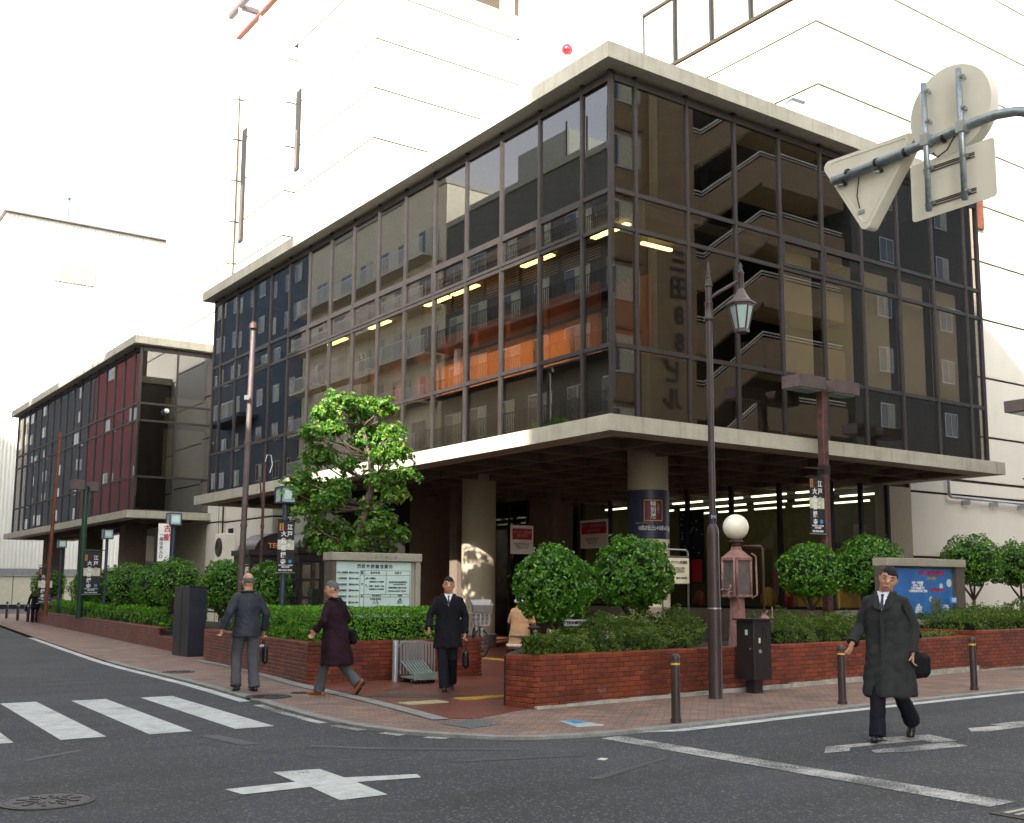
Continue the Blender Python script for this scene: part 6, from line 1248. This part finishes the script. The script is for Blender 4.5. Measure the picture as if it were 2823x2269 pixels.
bicycle((14.4, 17.2, 0.036), R_(-50), 'bicycle parked between the two big ball shrubs', 0.4, 'brownleather'); bicycle((15.2, 17.0, 0.036), R_(-60), 'bicycle parked in front of the round corner column', 0.2)
# ---------------------------------------------------------------- people
def remesh(b, name, mat, parent, vox, fold=0.0, smooth=6, seed=0, vfold=0.0, z0=0.0, z1=1.0):
    me = b.mesh(name); me.materials.append(M[mat] if isinstance(mat, str) else mat); o = bpy.data.objects.new(name, me); COL.objects.link(o)
    md = o.modifiers.new('r', 'REMESH'); md.mode = 'VOXEL'; md.voxel_size = vox; md.use_smooth_shade = True
    sm = o.modifiers.new('s', 'SMOOTH'); sm.iterations = smooth; sm.factor = 0.5
    bpy.context.view_layer.update(); dg = bpy.context.evaluated_depsgraph_get(); m2 = bpy.data.meshes.new_from_object(o.evaluated_get(dg)); bpy.data.objects.remove(o); m2.name = name
    if fold > 0:
        vn = [v.normal.copy() for v in m2.vertices]
        for v, n in zip(m2.vertices, vn):
            c = v.co; d = fold*(noise.noise(Vector((c.x*9+seed, c.y*9, c.z*2.0)))*1.0+noise.noise(Vector((c.x*3+seed, c.y*3, c.z*14+c.x*5)))*0.6-0.9*max(0, 0.35-abs(noise.noise(Vector((c.x*5+seed, c.y*5+3, c.z*5+c.x*4)))*3)))
            if vfold > 0:
                u = max(0.0, min(1.0, (z1-c.z)/(z1-z0))); a = math.atan2(c.y, c.x); d += vfold*u*math.sin(a*7+seed+2*noise.noise(Vector((a, c.z*1.5, seed))))
            v.co = c+n*d
    m2.shade_smooth(); m2.materials.clear(); m2.materials.append(M[mat] if isinstance(mat, str) else mat)
    q = bpy.data.objects.new(name, m2); link(q, parent); return q
def hand(b, wrist, d, curl, palm_n, side=1):
    """palm and five fingers; d: direction the hand points, palm_n: palm normal (towards which fingers curl)"""
    w = Vector(wrist); d = Vector(d).normalized(); n = Vector(palm_n); n = (n-d*n.dot(d)).normalized(); s = d.cross(n)*side
    b.tube([w-d*0.03, w+d*0.02, w+d*0.06, w+d*0.095], [0.024, 0.034, 0.040, 0.036], 10, ell=[0.8, 0.5, 0.42, 0.4], ref=s)
    for i, (o, L) in enumerate(((-0.030, 0.068), (-0.010, 0.078), (0.011, 0.072), (0.031, 0.056))):
        p = w+d*0.085+s*(-o); pts = [p-d*0.02, p]; dd = d.copy()
        for sgm in (0.42, 0.32, 0.26):
            dd = (Matrix.Rotation(-curl*(0.8 if sgm > 0.4 else 1.0), 3, d.cross(n)) @ dd).normalized() if True else dd; p = p+dd*L*sgm*1.0; pts.append(p)
        b.tube(pts, [0.0095, 0.0098, 0.0092, 0.0085, 0.0065], 7)
    p = w+d*0.03+s*0.03; t1 = (d*0.6+s*0.7+n*0.35).normalized(); t2 = (d*0.9+s*0.15+n*0.5).normalized(); b.tube([p-s*0.015, p+t1*0.03, p+t1*0.03+t2*0.032, p+t1*0.03+t2*0.055], [0.014, 0.0125, 0.011, 0.008], 7)
def person(label, loc, rz, H, legs, arms, coat, head=(0, 0, 0), hair='black', trousers='trnavy', shoe='leather', skin='skin', shirt=True, lean=0.0, hands=(0.5, 0.5), z=0.0, cat='person', seed=1, face=True):
    """local frame: +y forward, +x the person's right... mirrored so that +x is the right hand side when looking along +y"""
    t = thing('person', label, cat, (loc[0], loc[1], z), rz); S_ = H/1.75; V3 = lambda p: Vector(p)*S_
    b = B(); hp = [(0.09, 0, 0.93), (-0.09, 0, 0.93)]; sh = [(0.160, lean*0.8, 1.405), (-0.160, lean*0.8, 1.405)]
    for i, (kn, an) in enumerate(legs): b.tube([V3(hp[i]), V3(kn), V3(an)], [0.078*S_, 0.052*S_, 0.036*S_], 10)
    b.tube([V3((0, 0, 0.86)), V3((0, lean*0.2, 1.05)), V3((0, lean*0.5, 1.22)), V3((0, lean*0.8, 1.38)), V3((0, lean, 1.46))], [0.15*S_, 0.135*S_, 0.155*S_, 0.16*S_, 0.06*S_], 16, ell=[0.7, 0.7, 0.68, 0.6, 0.9], ref=(1, 0, 0))
    for i, (el, wr) in enumerate(arms): b.tube([V3(sh[i]), V3(el), V3(wr)], [0.048*S_, 0.038*S_, 0.027*S_], 10)
    nb = V3((0, lean, 1.445)); hm = Matrix.Translation(nb+V3((0, 0.012, 0.02))) @ Matrix.Rotation(head[0], 4, 'Z') @ Matrix.Rotation(head[2], 4, 'Y') @ Matrix.Rotation(head[1], 4, 'X') @ Matrix.Scale(1.12, 4); hs = len(b.v); hc = V3((0, 0.012, 0.155))
    s = S_; b.tube([V3((0, -0.01, -0.08)), V3((0, 0, 0.07))], [0.062*s, 0.060*s], 12); b.ball(hc, 0.1*s, 18, 14, (0.76, 0.94, 1.1)); b.ball(hc+V3((0, 0.018, -0.062)), 0.1*s, 14, 10, (0.60, 0.70, 0.62)); b.ball(hc+V3((0, 0.045, -0.098)), 0.03*s, 8, 6, (1.1, 0.9, 0.6))
    b.tube([hc+V3((0, 0.085, 0.012)), hc+V3((0, 0.104, -0.022)), hc+V3((0, 0.098, -0.034))], [0.009*s, 0.014*s, 0.013*s], 8); b.ball(hc+V3((0, 0.068, 0.03)), 0.03*s, 10, 6, (1.8, 0.5, 0.5))
    for sx_ in (-1, 1): b.ball(hc+V3((sx_*0.078, -0.012, -0.012)), 0.03*s, 8, 6, (0.32, 0.65, 1.0)); b.ball(hc+V3((sx_*0.035, 0.062, -0.03)), 0.03*s, 8, 6, (0.9, 0.7, 0.8))
    b.ball(hc+V3((0, 0.084, -0.062)), 0.02*s, 8, 6, (1.25, 0.55, 0.5)); b.xform(hm, hs)
    for i, (el, wr) in enumerate(arms):
        d = (V3(wr)-V3(el)).normalized(); inward = Vector((-1 if i == 0 else 1, 0.25, 0)); hand(b, V3(wr)+d*0.01, d+Vector((0, 0.1, -0.25)), hands[i], inward, 1 if i == 0 else -1)
    remesh(b, 'body', skin, t, 0.0085, smooth=2)
    if face:
        for sx_ in (-1, 1):
            e = B().ball((0, 0, 0), 0.011*s, 10, 6, (1.25, 0.5, 0.55)); e.xform(hm @ Matrix.Translation(hc+V3((sx_*0.032, 0.083, 0.004)))); e.build('eye', 'hairblack', t, local=True, smooth=True)
            e = B().tube([V3((sx_*0.018, 0.098, 0.030)), V3((sx_*0.035, 0.093, 0.034)), V3((sx_*0.052, 0.080, 0.028))], 0.0042*s, 6); e.xform(hm @ Matrix.Translation(hc)); e.build('eyebrow', 'hairblack', t, local=True)
        e = B().ball((0, 0, 0), 0.016*s, 10, 6, (1.35, 0.35, 0.32)); e.xform(hm @ Matrix.Translation(hc+V3((0, 0.094, -0.062)))); e.build('mouth', 'lip', t, local=True, smooth=True)
    hb = B().ball((0, 0, 0), 0.1*s, 26, 20, (0.76, 0.94, 1.1)); nv = []
    for p in hb.v:
        q = Vector(p); d = Vector((q.x/0.76, q.y/0.94, q.z/1.1)).normalized(); k = 1.075+0.05*noise.noise(d*5+Vector((seed, 0, 0)))+0.02*noise.noise(d*17)
        if d.y > 0.30+0.25*max(0, d.z) and d.z < 0.44+0.08*noise.noise(d*9): k = 0.86
        if d.z < -0.42-0.15*d.y: k = 0.86
        if abs(d.x) > 0.8 and d.z < 0.05 and d.y > -0.3: k = 0.9
        if hair == 'bald' and d.z > 0.42-0.25*d.y*0: k = 0.93
        nv.append(q*k)
    hb.v = [tuple(v) for v in nv]; hb.xform(hm @ Matrix.Translation(hc)); hb.build('hair', {'black': 'hairblack', 'grey': 'hairgrey', 'bald': 'hairgrey'}[hair], t, local=True, smooth=True)
    # trousers
    tr = B()
    for i, (kn, an) in enumerate(legs):
        h, k, a = V3(hp[i]), V3(kn), V3(an); e = a+(a-k).normalized()*0.035*s; tr.tube([h+Vector((0, 0, 0.04)), h.lerp(k, 0.5), k, k.lerp(a, 0.5), e], [0.100*s, 0.092*s, 0.080*s, 0.078*s, 0.088*s], 14, ell=[1, 1, 1, 0.95, 1.0], ref=(1, 0, 0))
    tr.tube([V3((0, 0, 0.82)), V3((0, 0, 1.0))], [0.165*s, 0.15*s], 16, ell=[0.72, 0.72], ref=(1, 0, 0)); remesh(tr, 'trousers', trousers, t, 0.011, 0.010, 3, seed)
    # shoes
    for i, (kn, an) in enumerate(legs):
        a = V3(an); pitch = legs_pitch.get((label, i), 0.0); m = Matrix.Translation(a) @ Matrix.Rotation(pitch, 4, 'X'); sb = B(); dn = -0.062*s
        sb.tube([(0, -0.085*s, dn+0.035), (0, -0.075*s, dn+0.008), (0, -0.03*s, dn+0.006), (0, 0.06*s, dn+0.0), (0, 0.13*s, dn-0.004), (0, 0.175*s, dn-0.008), (0, 0.19*s, dn-0.008)], [0.022*s, 0.044*s, 0.050*s, 0.040*s, 0.034*s, 0.025*s, 0.01*s], 12, ell=[0.75, 0.78, 0.72, 1.05, 1.25, 1.3, 1.0], ref=(0, 0, 1)); sb.xform(m); sb.build('shoe', shoe, t, local=True, smooth=True)
        so_ = B(); so_.obox((0, -0.055*s, dn-0.038), (0.062*s, 0.07*s, 0.022)); so_.obox((0, 0.10*s, dn-0.040), (0.072*s, 0.15*s, 0.010)); so_.xform(m); so_.build('shoe_sole', 'rubber', t, local=True)
    # coat
    cb = B(); rings = coat['rings']; cb.tube([V3((r[1], r[2]+lean*max(0, (r[0]-0.9)/0.6), r[0])) for r in rings], [r[3]*s for r in rings], 24, ell=[r[4]/r[3] for r in rings], ref=(1, 0, 0))
    for i, (el, wr) in enumerate(arms):
        a0, e, w = V3(sh[i])+Vector((0, 0, -0.01)), V3(el), V3(wr); cb.tube([a0+Vector((-0.05 if i == 0 else 0.05, 0, 0.01)), a0, a0.lerp(e, 0.5), e, e.lerp(w, 0.6), w-(w-e).normalized()*0.005], [0.066*s, 0.074*s, 0.070*s, 0.064*s, 0.058*s, 0.054*s], 14)
    for qx in coat.get('extra', ()): cb.tube([V3(p) for p in qx[0]], [r*s for r in qx[1]], 12)
    remesh(cb, 'coat', coat['mat'], t, 0.011, coat.get('fold', 0.012)*1.05, 4, seed, coat.get('vfold', 0.008), rings[0][0]*s, 1.1*s)
    cz = 1.455
    co = B(); col_pts = [V3((0.085*math.sin(a), lean+0.005+0.078*math.cos(a), cz+0.022-0.045*max(0, math.cos(a)))) for a in [math.pi*(0.12+1.76*k/14) for k in range(15)]]; co.tube(col_pts, [0.020*s]*15, 8, ell=[1.9]*15, ref=(0, 0, 1)); co.build('collar', coat['mat'], t, local=True, smooth=True)
    if shirt:
        w_ = coat['rings'][-5][4]/0.145; fy = lean+0.135*w_+0.012
        for sx_ in (-1, 1):
            A_ = [(sx_*0.075, lean+0.070, cz+0.045), (sx_*0.010, fy+0.012, cz-0.150), (sx_*0.075, fy+0.004, cz-0.125), (sx_*0.135, lean+0.085, cz-0.035)]
            c2 = B(); c2.add([V3(p) for p in A_]+[V3((p[0], p[1]-0.02, p[2])) for p in A_], [(0, 1, 2, 3), (7, 6, 5, 4), (0, 4, 5, 1), (1, 5, 6, 2), (2, 6, 7, 3), (3, 7, 4, 0)]); c2.build('lapel', coat['mat'], t, local=True)
        v = B(); v.add([V3((-0.066, lean+0.068, cz+0.050)), V3((0.066, lean+0.068, cz+0.050)), V3((0.0, fy+0.006, cz-0.15)), V3((0, lean+0.098, cz+0.03)), V3((0, lean+0.03, cz-0.03))], [(0, 3, 2), (3, 1, 2), (0, 2, 4), (1, 4, 2), (0, 4, 3), (3, 4, 1)]); v.build('shirt_front', 'shirt', t, local=True)
        v = B().tube([V3((0, lean+0.104, cz+0.012)), V3((0, lean+0.115, cz-0.02)), V3((0, fy+0.006, cz-0.13))], [0.017*s, 0.011*s, 0.022*s], 6, ell=[0.6, 0.5, 0.4], ref=(1, 0, 0)); v.build('tie', 'navy', t, local=True)
        rg = [r for r in coat['rings'] if r[0] < 1.3]; pl = [V3((0.012, r[2]+lean*max(0, (r[0]-0.9)/0.6)+r[4]+0.004, r[0])) for r in rg]
        B().tube(pl, [0.022*s]*len(pl), 6, ell=[0.35]*len(pl), ref=(1, 0, 0)).build('front_flap', coat['mat'], t, local=True)
    for i, (el, wr) in enumerate(arms):
        e, w = V3(el), V3(wr); d = (w-e).normalized(); B().tube([w-d*0.05, w-d*0.002], [0.062*s, 0.061*s], 14).build('cuff', coat['mat'], t, local=True, smooth='auto')
    return t
legs_pitch = {}
L4 = 'man in a long charcoal grey coat, white shirt and tie, crossing the road at right'
L1 = 'balding man in a dark quilted jacket and grey trousers walking away by the planter'
L2 = 'grey haired man in a long plum brown coat and tan shoes walking left'
L3 = 'man in a black coat with briefcase walking out of the red forecourt'
legs_pitch = {(L4, 1): -0.75, (L4, 0): 0.12, (L1, 1): -0.45, (L2, 0): -0.95, (L2, 1): 0.05, (L3, 1): -0.5, (L3, 0): 0.15}
LONG = lambda hem, w=1.0, sway=0.0: [(hem, 0.0, sway, 0.245*w, 0.20*w), (hem+0.01, 0.0, sway, 0.25*w, 0.205*w), (0.75, 0.0, sway*0.5, 0.225*w, 0.175*w), (0.95, 0, 0, 0.205*w, 0.155*w), (1.10, 0, 0, 0.19*w, 0.14*w), (1.25, 0, 0, 0.20*w, 0.145*w), (1.36, 0, 0, 0.195*w, 0.13*w), (1.42, 0, 0, 0.155*w, 0.105*w), (1.46, 0, 0, 0.10*w, 0.09*w), (1.49, 0, 0, 0.08, 0.078)]
person(L4, (10.05, 7.45), R_(112), 1.82, [((0.09, 0.12, 0.50), (0.08, 0.20, 0.085)), ((-0.10, 0.03, 0.50), (-0.12, -0.34, 0.185))],
       [((0.27, 0.0, 1.15), (0.31, 0.19, 0.97)), ((-0.25, -0.05, 1.14), (-0.25, 0.02, 0.88))], dict(mat='coatgrey', rings=LONG(0.44, 1.10, 0.0), fold=0.014, vfold=0.012), head=(0.25, -0.18, -0.25), lean=0.03, hands=(0.35, 0.6), seed=3)
person(L1, (6.50, 16.55), R_(-4), 1.78, [((0.10, 0.0, 0.50), (0.11, -0.10, 0.085)), ((-0.11, 0.12, 0.50), (-0.14, -0.02, 0.11))],
       [((0.28, -0.03, 1.14), (0.29, 0.06, 0.90)), ((-0.30, -0.08, 1.16), (-0.37, -0.02, 0.93))], dict(mat=surf('dark_quilted_cloth', (0.026, 0.030, 0.045), 0.6, var=0.35, scale=5, bump=0.6, bscale=26, spec=0.35), rings=[(0.80, 0, 0, 0.225, 0.165), (0.81, 0, 0, 0.228, 0.168)]+LONG(0.7)[3:], fold=0.010, vfold=0.003), hair='bald', trousers='trgrey', shirt=False, hands=(1.0, 0.9), seed=5, z=0.03)
person(L2, (7.30, 15.10), R_(30), 1.66, [((0.09, -0.05, 0.50), (0.10, -0.34, 0.20)), ((-0.09, 0.12, 0.50), (-0.09, 0.22, 0.085))],
       [((0.27, -0.03, 1.15), (0.25, 0.15, 0.98)), ((-0.28, 0.04, 1.15), (-0.25, 0.20, 1.00))], dict(mat='coatbrown', rings=LONG(0.47, 1.13, -0.04), fold=0.016, vfold=0.014), head=(0.45, -0.12, 0), hair='grey', trousers='trgrey', shoe='brownleather', shirt=False, lean=0.04, seed=8, z=0.03)
person(L3, (9.02, 14.75), R_(150), 1.72, [((0.08, 0.10, 0.50), (0.05, 0.16, 0.085)), ((-0.08, 0.02, 0.50), (-0.07, -0.22, 0.13))],
       [((0.29, 0.03, 1.15), (0.30, 0.20, 0.97)), ((-0.27, -0.05, 1.14), (-0.26, 0.02, 0.88))], dict(mat='coatblack', rings=[(0.66, 0, 0, 0.235, 0.185), (0.67, 0, 0, 0.24, 0.19)]+LONG(0.7)[2:], fold=0.010, vfold=0.005), head=(0, -0.05, 0), hands=(1.1, 1.1), seed=11, z=0.036)
pt = person('person in a tan sheepskin coat with cream fleece trim, half hidden by a ball shrub', (11.78, 16.75), R_(-60), 1.46, [((0.09, 0, 0.5), (0.09, 0, 0.085)), ((-0.09, 0, 0.5), (-0.09, 0, 0.085))],
       [((0.28, 0.08, 1.15), (0.2, 0.3, 1.02)), ((-0.28, 0.08, 1.15), (-0.2, 0.3, 1.02))], dict(mat='tan', rings=LONG(0.56, 1.12), fold=0.008, vfold=0.004), hair='black', shirt=False, seed=14, z=0.036, lean=0.05, face=False)
B().tube([(0, 0, 0.505), (0, 0, 0.56)], [0.262, 0.255], 24, ell=[0.82, 0.82], ref=(1, 0, 0)).build('fleece_hem', 'fleece', pt, local=True, smooth=True); B().tube([(0.1*math.sin(a), 0.05+0.09*math.cos(a), 1.33) for a in [2*math.pi*k/16 for k in range(17)]], 0.035, 8).build('fleece_collar', 'fleece', pt, local=True, smooth=True)
person('person in dark clothes far down the street at the end of the left planter', (11.75, 56.3), R_(0), 1.70, [((0.09, 0, 0.5), (0.09, 0, 0.085)), ((-0.09, 0.1, 0.5), (-0.09, 0.1, 0.085))],
       [((0.28, 0, 1.15), (0.28, 0.08, 0.9)), ((-0.28, 0, 1.15), (-0.3, 0.1, 0.92))], dict(mat='trnavy', rings=LONG(0.72), fold=0.006, vfold=0.0), seed=17, z=0.03, shirt=False, face=False)
# bags carried by the walkers
def bag(label, c, rz, w, h, d, mat='leather', strap=None, soft=0.02, handle=True, hz=0.09):
    t = thing('shoulder_bag' if strap else 'briefcase', label, 'bag', (c[0], c[1], c[2]), rz); b = B(); b.bbox(-w/2, w/2, -d/2, d/2, 0, h, min(d, h)*0.36); remesh(b, 'bag_body', mat, t, 0.012, soft*0.4, 3, 2)
    if handle: B().tube([(-0.07, 0, h-0.01), (-0.06, 0, h+hz*0.8), (0, 0, h+hz), (0.06, 0, h+hz*0.8), (0.07, 0, h-0.01)], 0.009, 7).build('handle', mat, t, local=True, smooth=True)
    B().box(-w*0.1, w*0.1, -d/2-0.004, -d/2+0.004, h*0.55, h*0.62).build('buckle', 'steel', t, local=True)
    if strap: inv = Matrix.Rotation(-rz, 4, 'Z') @ Matrix.Translation((-c[0], -c[1], -c[2])); sb = B().tube(strap, [0.022]*len(strap), 6, ell=[0.25]*len(strap)); sb.xform(inv); sb.build('strap', mat, t, local=True, smooth=True)
    return t
def at(loc, rz, p, s=1.0): v = Matrix.Rotation(rz, 3, 'Z') @ (Vector(p)*s); return (loc[0]+v.x, loc[1]+v.y, v.z)
h1 = at((6.50, 16.55), R_(-4), (0.30, 0.10, 0.0), 1.02); bag('black briefcase hanging from the right hand of the balding man', (h1[0], h1[1], 0.42), R_(80), 0.34, 0.30, 0.10)
h3 = at((9.02, 14.75), R_(150), (-0.27, 0.06, 0.0)); bag('black briefcase in the hand of the man in the black coat', (h3[0], h3[1], 0.38), R_(60), 0.38, 0.28, 0.11, hz=0.12)
p2 = (7.30, 15.10); r2 = R_(30); q = at(p2, r2, (0.215, -0.13, 0)); bag('black shoulder bag on the hip of the grey haired man', (q[0], q[1], 0.76), r2+R_(60), 0.28, 0.22, 0.09, 'coatblack', handle=False, strap=[Vector(at(p2, r2, v)) for v in ((0.25, -0.12, 1.02), (0.15, -0.19, 1.20), (0.0, -0.175, 1.33), (-0.09, -0.10, 1.42), (-0.12, 0.02, 1.455), (-0.07, 0.14, 1.36), (0.05, 0.20, 1.22), (0.2, 0.15, 1.08))])
p4 = (10.05, 7.45); r4 = R_(112); q = at(p4, r4, (-0.27, -0.16, 0)); bag('round black shoulder bag behind the left hip of the man in the grey coat', (q[0], q[1], 0.64), r4+R_(60), 0.32, 0.27, 0.15, 'coatblack', handle=False, strap=[Vector(at(p4, r4, v)) for v in ((-0.27, -0.16, 1.06), (-0.265, -0.02, 1.20), (-0.20, 0.10, 1.38), (-0.17, 0.05, 1.50), (-0.17, -0.04, 1.50), (-0.22, -0.16, 1.35), (-0.29, -0.22, 1.06))])
h6 = at((11.75, 56.3), 0, (-0.3, 0.1, 0)); bag('dark bag held by the far person at the end of the left planter', (h6[0]-0.1, h6[1], 0.55), R_(80), 0.4, 0.3, 0.12)
